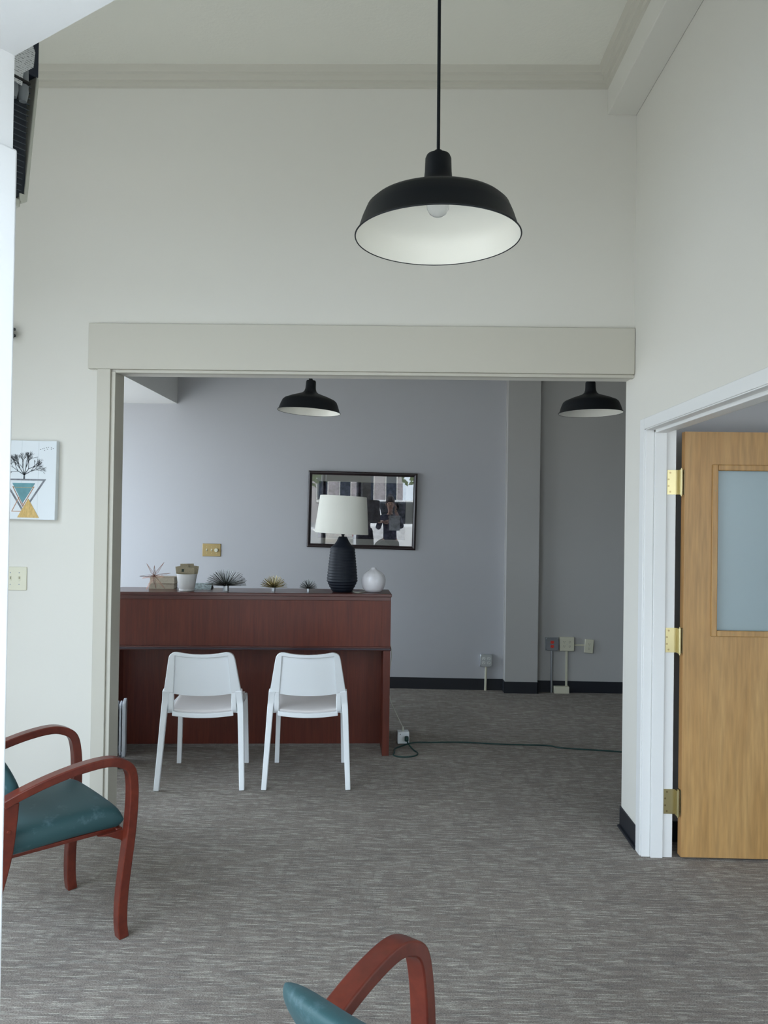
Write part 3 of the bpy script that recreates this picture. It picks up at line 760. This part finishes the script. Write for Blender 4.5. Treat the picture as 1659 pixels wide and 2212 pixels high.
for px, py in ((92, 978), (96, 976), (99, 975), (104, 974), (106, 977), (100, 979), (108, 973), (114, 974), (114, 977), (118, 975), (28, 974)):
    a = q(px, py); bm = B(); bx(bm, a[0] - .0022, a[0] + .0022, Yp - .0004, Yp + .0002, a[1] - .0012, a[1] + .0012); obj('bird_print', bm, M_dark, t)

# framed print on the far wall
t = thing('framed_picture', 'dark wood framed print under reflective glass hanging behind the table lamp', 'picture', (-.370, YF - .004, 1.300))
t.rotation_euler = (math.radians(1.15), math.radians(.85), math.radians(.35))
fw, fh = 1.018, .716
bm = B(); a = .035
prof = lambda: None
loops = []
for ins, dep_ in ((0, -.002), (0, -.017), (.003, -.021), (.010, -.025), (.018, -.024), (.027, -.017), (.030, -.0165), (.035, -.0145), (.035, -.002)):
    loops.append([bm.verts.new((x, dep_, z)) for x, z in ((-fw / 2 + ins, ins), (fw / 2 - ins, ins), (fw / 2 - ins, fh - ins), (-fw / 2 + ins, fh - ins))])
for A_, B_ in zip(loops, loops[1:] + loops[:1]):
    for k_ in range(4): bm.faces.new((A_[k_], A_[(k_ + 1) % 4], B_[(k_ + 1) % 4], B_[k_]))
obj('frame', bm, M_frame, t)
bm = B(); bx(bm, -fw / 2 + .025, fw / 2 - .025, -.008, -.004, .025, fh - .025); obj('mat_board', bm, mat('pale grey mat board', (.60, .60, .57), .8), t)
ax0, ax1, az0, az1 = -.405, .403, .095, .615
bm = B(); g = .004
bx(bm, ax0 - g, ax1 + g, -.0095, -.008, az0 - g, az0); bx(bm, ax0 - g, ax1 + g, -.0095, -.008, az1, az1 + g); bx(bm, ax0 - g, ax0, -.0095, -.008, az0, az1); bx(bm, ax1, ax1 + g, -.0095, -.008, az0, az1)
obj('mat_liner', bm, M_dark, t)
def printmat():
    m, nt, b = newmat('dark indigo street print'); L = nt.links.new
    tc = nt.nodes.new('ShaderNodeTexCoord')
    v = nt.nodes.new('ShaderNodeTexNoise'); v.inputs['Scale'].default_value = 14; v.inputs['Detail'].default_value = 6; v.inputs['Roughness'].default_value = .75
    r = nt.nodes.new('ShaderNodeValToRGB'); e = r.color_ramp.elements
    e[0].position = .42; e[0].color = (.012, .012, .022, 1); e[1].position = .72; e[1].color = (.14, .12, .18, 1)
    L(tc.outputs['Object'], v.inputs['Vector']); L(v.outputs['Fac'], r.inputs[0]); L(r.outputs[0], b.inputs['Base Color']); b.inputs['Roughness'].default_value = .7
    return m
bm = B(); bx(bm, ax0, ax1, -.0088, -.008, az0, az1); obj('print', bm, printmat(), t)
bm = B(); bx(bm, -fw / 2 + .030, fw / 2 - .030, -.0140, -.0120, .030, fh - .030); obj('glass_pane', bm, M_pane, t)

# ================================================================ WHITE CHAIRS
def make_white_chair(label):
    t = thing('dining_chair', label, 'chair', group='white plastic chairs at the desk')
    # local: sitter faces +Y
    BT, BBm = .795, .545
    def yb(z, xn):    # rear surface y at height z, xn in -1..1, concave towards the sitter
        return -.195 - .055 * (z - .545) / .25 - .028 * (1 - xn * xn)
    # panel
    bm = B(); nx, nz = 24, 12; fr, bk = [], []
    for side, off in ((fr, .010), (bk, 0)):
        for j in range(nz + 1):
            row = []
            for i in range(nx + 1):
                xn = 2 * i / nx - 1; v = j / nz
                wv = .176 - .020 * v
                zlo = BBm - .012 * (1 - xn * xn); zhi = BT - .010 - .010 * (1 - xn * xn)
                z = zlo + (zhi - zlo) * v
                row.append(bm.verts.new((xn * wv, yb(z, xn * .8) + off - .0, z)))
            side.append(row)
    for j in range(nz):
        for i in range(nx):
            bm.faces.new((fr[j][i], fr[j][i + 1], fr[j + 1][i + 1], fr[j + 1][i])); bm.faces.new((bk[j][i], bk[j + 1][i], bk[j + 1][i + 1], bk[j][i + 1]))
    for i in range(nx):
        bm.faces.new((fr[0][i], bk[0][i], bk[0][i + 1], fr[0][i + 1])); bm.faces.new((fr[nz][i], fr[nz][i + 1], bk[nz][i + 1], bk[nz][i]))
    for j in range(nz):
        bm.faces.new((fr[j][0], fr[j + 1][0], bk[j + 1][0], bk[j][0])); bm.faces.new((fr[j][nx], bk[j][nx], bk[j + 1][nx], fr[j + 1][nx]))
    obj('backrest', bm, M_chair, t, smooth='auto')
    # frame wings with rounded top corners, joined along the top
    bm = B(); outl = []
    # outline in (x,z), right half from inner bottom, around
    R = []
    def P2(x, z): R.append((x, z))
    P2(.166, .548)
    for x_ in (.150, .10, .05, 0): P2(x_, BT - .031 + .011 * (x_ / .15) ** 2)
    for x_ in (0, .05, .10, .138): P2(x_, BT - .013 + .013 * (x_ / .138) ** 2)
    P2(.155, BT - .001); P2(.168, BT - .006); P2(.178, BT - .014); P2(.185, BT - .026); P2(.190, BT - .045); P2(.222, .558)
    for sx in (1, -1):
        for off_rev in (0,):
            A = [bm.verts.new((sx * x, yb(z, min(1, x / .2)) - .012, z)) for x, z in R]
            C = [bm.verts.new((sx * x, yb(z, min(1, x / .2)) + .014, z)) for x, z in R]
            n = len(R)
            # strips rather than ngon: pair indices inner/outer
            pairs = [(0, 14), (1, 13), (1, 12), (1, 11), (1, 10), (1, 9), (1, 8), (2, 7), (3, 6), (4, 5)]
            for L_ in (A, C):
                for (a1, b1), (a2, b2) in zip(pairs, pairs[1:]):
                    vs = [L_[a1], L_[b1], L_[b2], L_[a2]]; u = []
                    for v in vs:
                        if v not in u: u.append(v)
                    bm.faces.new(u)
            for i in range(n):
                j = (i + 1) % n
                if i == 4: continue
                bm.faces.new((A[i], A[j], C[j], C[i]))
    obj('backrest_frame', bm, M_chair, t, bevel=.003)
    # legs
    for sx in (-1, 1):
        pts = [(sx * .208, yb(.56, .95) + .0, .565), (sx * .2145, -.185, .50), (sx * .2205, -.190, .44), (sx * .232, -.222, .22), (sx * .243, -.262, 0)]
        bm = B(); sweep(bm, spline(pts, 5), lambda q_: .040 - .010 * q_, lambda q_: .034 - .008 * q_, side=(1, 0, 0)); obj('leg', bm, M_chair, t, bevel=.004)
        # bracket beside the seat
        bm = B(); pts = [(sx * .181, yb(.555, .9) + .004, .556), (sx * .181, -.190, .50), (sx * .182, -.182, .455), (sx * .181, -.16, .432)]
        sweep(bm, spline(pts, 5), .030, .028, side=(1, 0, 0)); obj('seat_bracket', bm, M_chair, t, bevel=.005)
    for sx in (-1, 1):
        pts = [(sx * .196, .205, .445), (sx * .203, .222, .40), (sx * .214, .252, 0)]
        bm = B(); sweep(bm, spline(pts, 5), .028, .026, side=(1, 0, 0)); obj('leg', bm, M_chair, t, bevel=.004)
    # side rails and rear rail
    bm = B()
    for sx in (-1, 1): sweep(bm, [(sx * .200, -.175, .438), (sx * .196, .215, .435)], .022, .030, side=(1, 0, 0))
    pts = [(x / 10 * .175, -.176 - .024 * (1 - (x / 10) ** 2), .423 - .008 * (1 - (x / 10) ** 2)) for x in range(-10, 11)]
    sweep(bm, pts, .026, .022, side=(0, 0, 1)); sweep(bm, [(-.196, .212, .435), (.196, .212, .435)], .03, .02, side=(0, 0, 1))
    obj('seat_rail', bm, M_chair, t, bevel=.003)
    bm = B()
    def mid(a, b_):
        hw = .178 + .018 * (b_ + 1) / 2 if True else 0
        return (a * (hw + .004), .022 + b_ * .205 - .018 * (1 - a * a) * (b_ < 0) * (-b_), .455 - .010 * (1 - a * a) + .006 * b_), (0, 0, 1)
    pillow(bm, mid, .009, 24, 24, 10, lo=.024); obj('seat', bm, M_seatc, t, smooth=True)
    return t
wc = make_white_chair('white plastic chair at the desk, left one of the pair')
wc.location = (-1.160, 4.672, 0); wc.rotation_euler = (0, 0, math.radians(5))
wc2 = copy_thing(wc, 'white plastic chair at the desk, right one of the pair', (-.546, 4.722, 0), math.radians(4))

# ================================================================ OIL RADIATOR
t = thing('oil_radiator', 'grey white oil-filled radiator heater beside the left end of the desk', 'heater', (-1.726, 4.86, 0))
t.rotation_euler = (0, 0, math.radians(16))
for i in range(14):
    x = -.010 - i * .019 - (.004 if i else 0)
    bm = B(); pts = []
    e_ = 0 if i == 0 else .012
    z0, z1, y0, y1, r = .055 + e_, .405 - e_, -.075 + e_, .075 - e_, .028
    for cy_, cz_, a0 in ((y1 - r, z1 - r, 0), (y0 + r, z1 - r, 90), (y0 + r, z0 + r, 180), (y1 - r, z0 + r, 270)):
        for s_ in range(6): a = math.radians(a0 + s_ * 18); pts.append((cy_ + r * math.cos(a), cz_ + r * math.sin(a)))
    prism(bm, pts, 0, x - (.010 if i == 0 else .0055), x + (.010 if i == 0 else .0055))
    obj('fin', bm, M_rad, t, bevel=.004, seg=3)
for z in (.10, .36): bm = B(); cyl(bm, (-.27, 0, z), (.0, 0, z), .020); obj('oil_pipe', bm, M_rad, t, smooth='auto')
for x in (-.03, -.25):
    bm = B(); bx(bm, x - .012, x + .012, -.10, .10, .035, .055); obj('foot_bar', bm, M_rad, t, bevel=.003)
    for y in (-.085, .085):
        bm = B(); cyl(bm, (x - .01, y, .018), (x + .01, y, .018), .018, n=20); obj('caster', bm, M_dark, t, smooth='auto')
        

# ================================================================ TEAL ARMCHAIRS
def make_armchair(label):
    # local: sitter faces +X, left = +Y ; front feet at x=.25
    t = thing('armchair', label, 'armchair', group='teal armchairs with cherry bentwood arms')
    for sy in (-1, 1):
        pts = [(-.182, sy * .256, .597), (-.12, sy * .262, .622), (-.03, sy * .270, .650), (.07, sy * .276, .670), (.16, sy * .280, .676), (.215, sy * .280, .662), (.252, sy * .278, .632), (.266, sy * .274, .570), (.268, sy * .268, .48),
               (.263, sy * .262, .38), (.252, sy * .257, .27), (.242, sy * .253, .16), (.241, sy * .250, .06), (.248, sy * .250, 0)]
        bm = B(); sweep(bm, spline(pts, 7), lambda q_: .050 - .006 * q_, lambda q_: .029 + .009 * q_, side=(0, 1, 0))
        obj('armrest', bm, M_arm, t, bevel=.004, seg=3)
        pts = [(-.160, sy * .250, .593), (-.163, sy * .250, .52), (-.176, sy * .248, .40), (-.225, sy * .246, .2), (-.285, sy * .244, 0)]
        bm = B(); sweep(bm, spline(pts, 7), .032, lambda q_: .060 - .024 * q_, side=(0, 1, 0))
        obj('leg', bm, M_arm, t, bevel=.004, seg=3)
        bm = B(); cyl(bm, (-.163, sy * .264, .50), (-.163, sy * .270, .50), .008, .006); obj('screw_cap', bm, M_arm, t, smooth='auto')
        bm = B(); prism(bm, [(.258, .398), (.258, .340), (.235, .362), (.19, .385), (.15, .395)], 1, sy * .228, sy * .248); obj('corner_bracket', bm, M_arm, t, bevel=.003)
    bm = B(); bx(bm, .225, .250, -.235, .235, .380, .402); bx(bm, -.18, -.158, -.235, .235, .375, .398)
    for sy in (-1, 1): bx(bm, -.158, .225, sy * .208 - .010, sy * .208 + .010, .388, .403)
    obj('apron', bm, M_arm, t, bevel=.003)
    bm = B()
    def mid(a, b_): return (.035 + a * .222, b_ * (.232 - .004 * a), .440 + .004 * a + .012 * (1 - b_ * b_) * (1 - a * a * .6) - .016 * max(0, a) ** 3), (0, 0, 1)
    pillow(bm, mid, .046, 44, 44, 14, lo=.047); obj('seat', bm, M_teal, t, smooth=True)
    bm = B()
    def midb(a, b_):   # a: vertical, b: lateral
        z = .705 + a * .158 * (1 - .10 * abs(b_) ** 5); x = -.095 - .182 * (max(0, z - .50) / .36) ** 1.6 - .030 * (1 - b_ * b_) ; y = b_ * .208 * (1 - .13 * abs(a) ** 5)
        return (x, y, z), Vector((1, 0, .2)).normalized()
    pillow(bm, midb, .036, 36, 36, 5, lo=.030); obj('backrest', bm, M_teal, t, smooth=True)
    for sy in (-1, 1): bm = B(); sweep(bm, [(-.17, sy * .19, .385), (-.195, sy * .19, .48), (-.235, sy * .19, .60)], .03, .018, side=(0, 1, 0)); obj('back_support', bm, M_arm, t, bevel=.003)
    return t
ac = make_armchair('teal armchair with cherry bentwood arms at the left, half behind the white pillar')
a1 = math.radians(44)
def place_arm(o, foot, ang, sy):
    # put the front foot (local .25, sy*.264) on the world floor point
    c, s = math.cos(ang), math.sin(ang); lx, ly = .248, sy * .250
    o.location = (foot[0] - (lx * c - ly * s), foot[1] - (lx * s + ly * c), 0); o.rotation_euler = (0, 0, ang)
place_arm(ac, (-1.022, 2.872), a1, -1)
ac2 = copy_thing(ac, 'teal armchair at the bottom edge, only its arm and backrest corner showing', (0, 0, 0))
place_arm(ac2, (.068, 1.668), math.radians(55), 1)

# ================================================================ AIR CONDITIONER ABOVE THE LEFT SIDELIGHT
def G2(s, n, z): return F(s, n, z)
t = thing('air_conditioner', 'cream cased air conditioner with black louvred side high behind the white pillar', 'air conditioner', (0, 0, 0))
s0, s1, zz0, zz1 = .520, 1.05, 2.172, 2.58
nd = .359
zt = 2.425
bm = B(); bx(bm, s0 + .003, s1, 0.0, nd - .024, zz0 + .01, zz1, T=G2); obj('casing', bm, mat('black painted casing', (.008, .012, .02), .5), t)
bm = B()
for i in range(19):
    z = zz0 + .022 + i * .0115
    bx(bm, s0 + .001, s0 + .004, .20, nd - .014 - .020 * (zt - z) / .25, z, z + .0010, T=G2)
obj('louvres', bm, mat('grey louvre metal', (.10, .115, .13), .4, metal=.3), t)
bm = B()
prism(bm, [(nd - .036, zz0 + .006), (nd - .030, zz0), (nd - .020, zz0 + .006), (nd, zt), (nd - .006, zt + .003), (nd - .0265, zz0 + .018), (nd - .036, zz0 + .018)], 0, s0, s1 + .004, T=G2)
M_accream = mat('cream appliance plastic', (.50, .50, .43), .5)
obj('front_bezel', bm, M_accream, t, bevel=.0015)
bm = B(); bx(bm, s0, s1 + .004, 0, nd - .034, zz0 - .010, zz0 + .006, T=G2); obj('base_pan', bm, M_accream, t, bevel=.003)
bm = B(); bx(bm, s0 + .002, s1, .20, nd, zt + .002, zz1, T=G2); obj('top_housing', bm, mat('dark navy housing', (.012, .017, .03), .45), t, bevel=.003)
bm = B()
for n_, r_ in ((nd - .062, .009), (nd - .043, .010)):
    tube(bm, [F(s0 - .014, n_, 2.50), F(s0 - .014, n_, 2.42), F(s0 - .014, n_ + .001, 2.372), F(s0 - .014, n_ + .001, 2.358)], [r_, r_, r_, r_ * .7], 14)
obj('cord_loop', bm, mat('grey cord vinyl', (.20, .215, .225), .5), t, smooth='auto')
def tagmat():
    m, nt, b = newmat('printed paper tag'); L = nt.links.new
    tc = nt.nodes.new('ShaderNodeTexCoord'); w_ = nt.nodes.new('ShaderNodeTexWave'); w_.wave_type = 'BANDS'; w_.bands_direction = 'Z'; w_.inputs['Scale'].default_value = 75
    n = nt.nodes.new('ShaderNodeTexNoise'); n.inputs['Scale'].default_value = 260
    a = nt.nodes.new('ShaderNodeMath'); a.operation = 'MULTIPLY'; L(tc.outputs['Object'], w_.inputs['Vector']); L(tc.outputs['Object'], n.inputs['Vector']); L(w_.outputs['Fac'], a.inputs[0]); L(n.outputs['Fac'], a.inputs[1])
    r = nt.nodes.new('ShaderNodeValToRGB'); e = r.color_ramp.elements; e[0].position = .44; e[0].color = (.66, .67, .66, 1); e[1].position = .5; e[1].color = (.2, .2, .2, 1)
    L(a.outputs[0], r.inputs[0]); L(r.outputs[0], b.inputs['Base Color']); b.inputs['Roughness'].default_value = .7
    return m
bm = B()
prism(bm, [(nd - .090, 2.382), (nd - .052, 2.380), (nd - .050, 2.405), (nd - .030, 2.425), (nd - .027, 2.455), (nd - .040, 2.485), (nd - .09, 2.50)], 0, s0 - .0275, s0 - .026, T=G2)
obj('paper_tag', bm, tagmat(), t)
bm = B(); bx(bm, s0 - .030, s0 - .003, nd - .088, nd - .036, 2.388, 2.392, T=G2); obj('cable_tie', bm, M_dark, t)

# ================================================================ STREET OUTSIDE (seen reflected in the picture glass)
bm = B(); bx(bm, -40, 40, -60, 45, -.35, -.15)
struct('ground', bm, mat('sunlit asphalt', (.30, .29, .27), .9, var=.15, vscale=3))
bm = B(); bx(bm, -40, 40, -3.6, -.32, -.15, -.13); o = struct('trim_13', bm, mat('concrete sidewalk', (.50, .48, .44), .9, var=.08, vscale=5))
bm = B(); bx(bm, -40, 40, -20, -14, -.15, -.02); struct('trim_14', bm, mat('far concrete sidewalk', (.5, .48, .44), .9))
# roof slab over the building so that the street side lies in its shade
bm = B(); bx(bm, -3.9, 4.3, .9, 7.5, 4.1, 4.4); struct('ceiling_roof', bm, M_ceil)

def house(label, x0, x1, y0, y1, h_, col, rows, cols_, trimcol):
    t = thing('building', label, 'building', (0, 0, 0), group='buildings across the street')
    bm = B(); bx(bm, x0, x1, y0, y1, -.15, h_); obj('facade', bm, mat('facade ' + label[:12], col, .8, var=.08, vscale=2), t)
    bm = B(); bx(bm, x0 - .2, x1 + .2, y1 - .1, y1 + .35, h_ - .5, h_); obj('cornice', bm, mat('cornice ' + label[:12], trimcol, .7), t)
    dx = (x1 - x0) / cols_; dz = (h_ - 1) / rows
    for i in range(cols_):
        for j in range(rows):
            cx = x0 + (i + .5) * dx; cz = .6 + (j + .5) * dz
            bm = B(); bx(bm, cx - dx * .26, cx + dx * .26, y1, y1 + .06, cz - dz * .32, cz + dz * .32); w_ = obj('window', bm, mat_cache('winframe', (.7, .7, .68)), t)
            bm = B(); bx(bm, cx - dx * .22, cx + dx * .22, y1 + .06, y1 + .08, cz - dz * .28, cz + dz * .28); obj('window_glass', bm, mat_cache('winglass', (.03, .04, .06), .1), w_)
    return t
_mc = {}
def mat_cache(n, c, r=.6):
    if n not in _mc: _mc[n] = mat(n, c, r)
    return _mc[n]
house('dark grey building with white framed windows across the street, reflected in picture glass', -7, 0.4, -30, -21, 11, (.36, .34, .36), 3, 7, (.3, .3, .33))
house('pale grey building across the street, reflected in picture glass', 1.2, 9, -30, -21, 9, (.45, .46, .48), 3, 4, (.3, .3, .32))
house('dark blue low building across the street, reflected in picture glass', -16, -8, -30, -21, 7, (.08, .10, .16), 2, 4, (.3, .3, .32))
def tree(label, x, y, h_):
    t = thing('street_tree', label, 'tree', (x, y, -.15), group='trees across the street')
    bm = B(); tube(bm, [(0, 0, 0), (.05, 0, h_ * .3), (-.05, .05, h_ * .6)], [.18, .13, .07], 10); obj('trunk', bm, mat_cache('bark', (.10, .07, .05), .9), t, smooth=True)
    bm = B(); r = random.Random(int(x * 10))
    for i in range(1800):
        a = r.uniform(0, 2 * PI); u = r.uniform(-1, 1); rr = r.random() ** .45 * h_ * .34
        p = Vector((rr * math.sqrt(1 - u * u) * math.cos(a), rr * math.sqrt(1 - u * u) * math.sin(a), h_ * .68 + rr * u * .85))
        d1 = Vector((r.uniform(-1, 1), r.uniform(-1, 1), r.uniform(-1, 1))).normalized() * .13; d2 = d1.orthogonal().normalized() * .09
        bm.faces.new([bm.verts.new(p + q_) for q_ in (d1, d2, -d1, -d2)])
    obj('foliage', bm, mat_cache('leaves', (.16, .26, .05), .6), t)
tree('green street tree at the left, reflected in picture glass', -3.3, -11.0, 5.0)
tree('green street tree at the right, reflected in picture glass', 1.0, -12.0, 5.4)

def make_car(label, col, x, y, rz):
    t = thing('parked_car', label, 'car', (x, y, -.15), rz, group='cars on the street')
    body = mat('car paint ' + label[:8], col, .25, Coat_Weight=.6)
    # side profile (x forward, z)
    low = [(-2.2, .35), (2.2, .35), (2.28, .6), (2.22, .85), (1.9, .98), (1.05, 1.06), (-2.1, 1.08), (-2.28, .9), (-2.28, .5)]
    bm = B(); prism(bm, low, 1, -.88, .88); obj('car_body', bm, body, t, bevel=.09, seg=4)
    bm = B(); cab = [(1.02, 1.05), (.35, 1.60), (.1, 1.66), (-1.6, 1.66), (-1.85, 1.58), (-2.18, 1.06)]
    prism(bm, cab, 1, -.76, .76); obj('window_band', bm, mat_cache('carglass', (.02, .025, .03), .05), t, bevel=.05, seg=3)
    bm = B(); bx(bm, -1.75, .25, -.72, .72, 1.645, 1.70); 
    for sy in (-1, 1):
        for (xa, za), (xb, zb) in (((1.02, 1.05), (.30, 1.66)), ((-.5, 1.05), (-.5, 1.66)), ((-1.5, 1.05), (-1.65, 1.66)), ((-2.15, 1.06), (-1.8, 1.63))):
            sweep(bm, [(xa, sy * .765, za), (xb, sy * .745, zb)], .05, .09, side=(0, 1, 0))
    obj('roof_frame', bm, body, t, bevel=.02)
    for wx in (-1.4, 1.42):
        for sy in (-1, 1):
            bm = B(); lathe(bm, [(.20, -.10), (.31, -.11), (.345, -.07), (.345, .07), (.31, .11), (.20, .10)], 36); wh = obj('wheel', bm, mat_cache('tyre', (.02, .02, .02), .8), t, smooth='auto')
            wh.location = (wx, sy * .80, .345); wh.rotation_euler = (PI / 2, 0, 0)
            bm = B(); lathe(bm, [(.05, -.112), (.205, -.10), (.205, .10), (.05, .112)], 20); hb = obj('hubcap', bm, mat_cache('alloy', (.5, .5, .52), .3), wh, smooth='auto')
    for sy in (-1, 1):
        bm = B(); bx(bm, 2.12, 2.26, sy * .62 - .14, sy * .62 + .14, .68, .84); obj('headlight', bm, mat_cache('lamp glass', (.75, .75, .75), .1), t, bevel=.03)
        bm = B(); bx(bm, -2.30, -2.2, sy * .72 - .1, sy * .72 + .1, .7, .98); obj('tail_light', bm, mat_cache('tail red', (.5, .04, .03), .2), t, bevel=.03)
        bm = B(); bx(bm, .7, .85, sy * .88 - .08, sy * .88 + .08, 1.02, 1.16); obj('side_mirror', bm, body, t, bevel=.02)
    return t
make_car('white parked car nearest the shop, reflected in picture glass', (.75, .77, .80), 1.15, -7.2, 0.0)
make_car('silver parked car further left, reflected in picture glass', (.5, .52, .55), -4.3, -7.6, 0.0)

# ================================================================ PHOTOGRAPHER (seen reflected in the picture glass)
M_skin = mat('skin', (.50, .30, .22), .5, Subsurface_Weight=.05); M_top = mat('dark navy top', (.02, .025, .05), .8); M_trous = mat('dark trousers', (.025, .025, .03), .8); M_hair = mat('dark brown hair', (.03, .018, .012), .5)
def skin(name, verts, edges, radii, m, parent, root=0, sub=2):
    me = bpy.data.meshes.new(name); me.from_pydata([Vector(v) for v in verts], edges, []); me.materials.append(m)
    o = bpy.data.objects.new(name, me); S.collection.objects.link(o); o.parent = parent
    s = o.modifiers.new('skin', 'SKIN'); s.use_smooth_shade = True
    for i, r in enumerate(radii):
        rr = r if isinstance(r, tuple) else (r, r); me.skin_vertices[0].data[i].radius = rr; me.skin_vertices[0].data[i].use_root = (i == root)
    ss = o.modifiers.new('sub', 'SUBSURF'); ss.levels = sub; ss.render_levels = sub
    return o
pp = thing('person', 'person in dark clothes photographing with a phone, reflected in picture glass', 'person', (-.12, -.42, -.12))
pz = .12   # the person stands on the sidewalk, lower than the floor
sk = [(0, 0, .98), (0, 0, 1.12), (0, -.01, 1.28), (0, -.01, 1.42), (0, .0, 1.50), (0, .02, 1.59), (0, .025, 1.665), (0, .02, 1.74),       # 0-7 spine, neck, head
      (.17, -.01, 1.42), (.22, .10, 1.24), (.13, .30, 1.50), (.10, .36, 1.57),                                                         # 8-11 right arm raised to phone
      (-.17, -.01, 1.42), (-.23, .06, 1.22), (-.20, .22, 1.36), (-.12, .30, 1.36),                                                        # 12-15 left arm holding paper
      (.10, 0, .92), (.11, .02, .50), (.12, -.02, .10), (.13, .10, .04), (-.10, 0, .92), (-.11, .02, .50), (-.12, -.02, .10), (-.13, .10, .04)]
ed = [(0, 1), (1, 2), (2, 3), (3, 4), (4, 5), (5, 6), (6, 7), (3, 8), (8, 9), (9, 10), (10, 11), (3, 12), (12, 13), (13, 14), (14, 15), (0, 16), (16, 17), (17, 18), (18, 19), (0, 20), (20, 21), (21, 22), (22, 23)]
rd = [(.13, .10), (.115, .085), (.13, .09), (.12, .08), .042, (.048, .062), (.072, .088), (.066, .084), .055, .042, .030, .024, .055, .042, .030, .024, .085, .058, .04, .035, .085, .058, .04, .035]
body = skin('body', sk, ed, rd, M_skin, pp)
top = skin('sweater', [(0, 0, .90)] + [sk[i] for i in (1, 2, 3, 4, 8, 9, 10, 12, 13, 14)], [(0, 1), (1, 2), (2, 3), (3, 4), (3, 5), (5, 6), (6, 7), (3, 8), (8, 9), (9, 10)],
           [(.165, .135), (.13, .10), (.145, .105), (.135, .095), .054, .068, .054, .040, .068, .054, .040], M_top, pp)
tr = skin('trousers', [(0, 0, 1.0), (.10, 0, .92), (.11, .02, .50), (.12, -.02, .12), (-.10, 0, .92), (-.11, .02, .50), (-.12, -.02, .12)], [(0, 1), (1, 2), (2, 3), (0, 4), (4, 5), (5, 6)],
          [(.14, .11), .10, .072, .056, .10, .072, .056], M_trous, pp)
bm = B(); bmesh.ops.create_uvsphere(bm, u_segments=24, v_segments=16, radius=1)
for v in bm.verts: v.co = Vector((v.co.x * .088, v.co.y * .098 - .014 - (.02 if v.co.z < 0 else 0), v.co.z * .115 + 1.735 - (.03 if v.co.y < 0 else -.012)))
obj('hair', bm, M_hair, pp, smooth=True)
bm = B()
bmesh.ops.create_uvsphere(bm, u_segments=12, v_segments=8, radius=.045, matrix=Matrix.Translation((0, -.06, 1.85)))
obj('hair_bun', bm, M_hair, pp, smooth=True)
bm = B(); prism(bm, [(.105, 1.70), (.140, 1.665), (.108, 1.655)], 0, -.012, .012); obj('nose', bm, M_skin, pp, bevel=.006)
for sx in (-1, 1):
    bm = B(); bmesh.ops.create_uvsphere(bm, u_segments=10, v_segments=8, radius=.012, matrix=Matrix.Translation((sx * .032, .103, 1.70))); obj('eye', bm, M_dark, pp, smooth=True)
    bm = B(); bmesh.ops.create_uvsphere(bm, u_segments=10, v_segments=8, radius=.026, matrix=Matrix.Translation((sx * .082, .02, 1.68)) @ Matrix.Diagonal((.4, .7, 1.1, 1))); obj('ear', bm, M_skin, pp, smooth=True)
bm = B(); bx(bm, -.024, .024, .108, .114, 1.618, 1.630); obj('mouth', bm, mat('lips', (.35, .12, .10), .5), pp, bevel=.003)
def hand(name, base, d_, up, flip):
    base = Vector(base); d_ = Vector(d_).normalized(); up = Vector(up).normalized(); side = d_.cross(up) * flip
    vs = [base, base + d_ * .045]; es = [(0, 1)]; rs = [(.024, .018), (.034, .016)]
    for k, (off, L_) in enumerate(((-.030, .062), (-.010, .072), (.010, .068), (.029, .052))):
        i = len(vs); kn = base + d_ * .085 + side * off
        vs += [kn, kn + d_ * L_ * .45 + up * .010, kn + d_ * L_ * .6 + up * .034]; es += [(1, i), (i, i + 1), (i + 1, i + 2)]; rs += [.010, .0085, .0075]
    i = len(vs); vs += [base + d_ * .03 - side * .042 + up * .008, base + d_ * .062 - side * .050 + up * .026, base + d_ * .085 - side * .044 + up * .036]
    es += [(0, i), (i, i + 1), (i + 1, i + 2)]; rs += [.012, .010, .009]
    return skin(name, vs, es, rs, M_skin, pp, root=0)
hand('hand', (.105, .345, 1.56), (.10, .35, .8), (-1, .25, 0), 1)
hand('hand', (-.12, .30, 1.36), (1, .2, .1), (0, 1, .3), 1)
# phone just behind the viewpoint, and the white sheet the person holds
ph = thing('mobile_phone', 'dark mobile phone held up by the person, reflected in picture glass', 'phone', (.01, -.030, 1.574))
bm = B(); bx(bm, -.036, .036, -.004, .004, -.105, .030); obj('phone_body', bm, mat('phone black', (.02, .02, .022), .3), ph, bevel=.003)
bm = B(); bx(bm, -.032, .032, -.0048, -.004, -.100, .026); obj('phone_screen', bm, mat('phone glass', (.03, .03, .04), .05), ph)
bm = B(); cyl(bm, (-.010, .004, 0), (-.010, .0065, 0), .007); obj('phone_lens', bm, M_dark, ph, smooth='auto')
bm = B(); bx(bm, -.11, .10, -.0015, .0015, -.14, .14); o = obj('paper_sheet', bm, mat('pale paper', (.6, .62, .65), .8), None)
o.location = (-.03, -.06, 1.22); tag(o, 'pale sheet of paper held by the person, reflected in picture glass', 'paper')
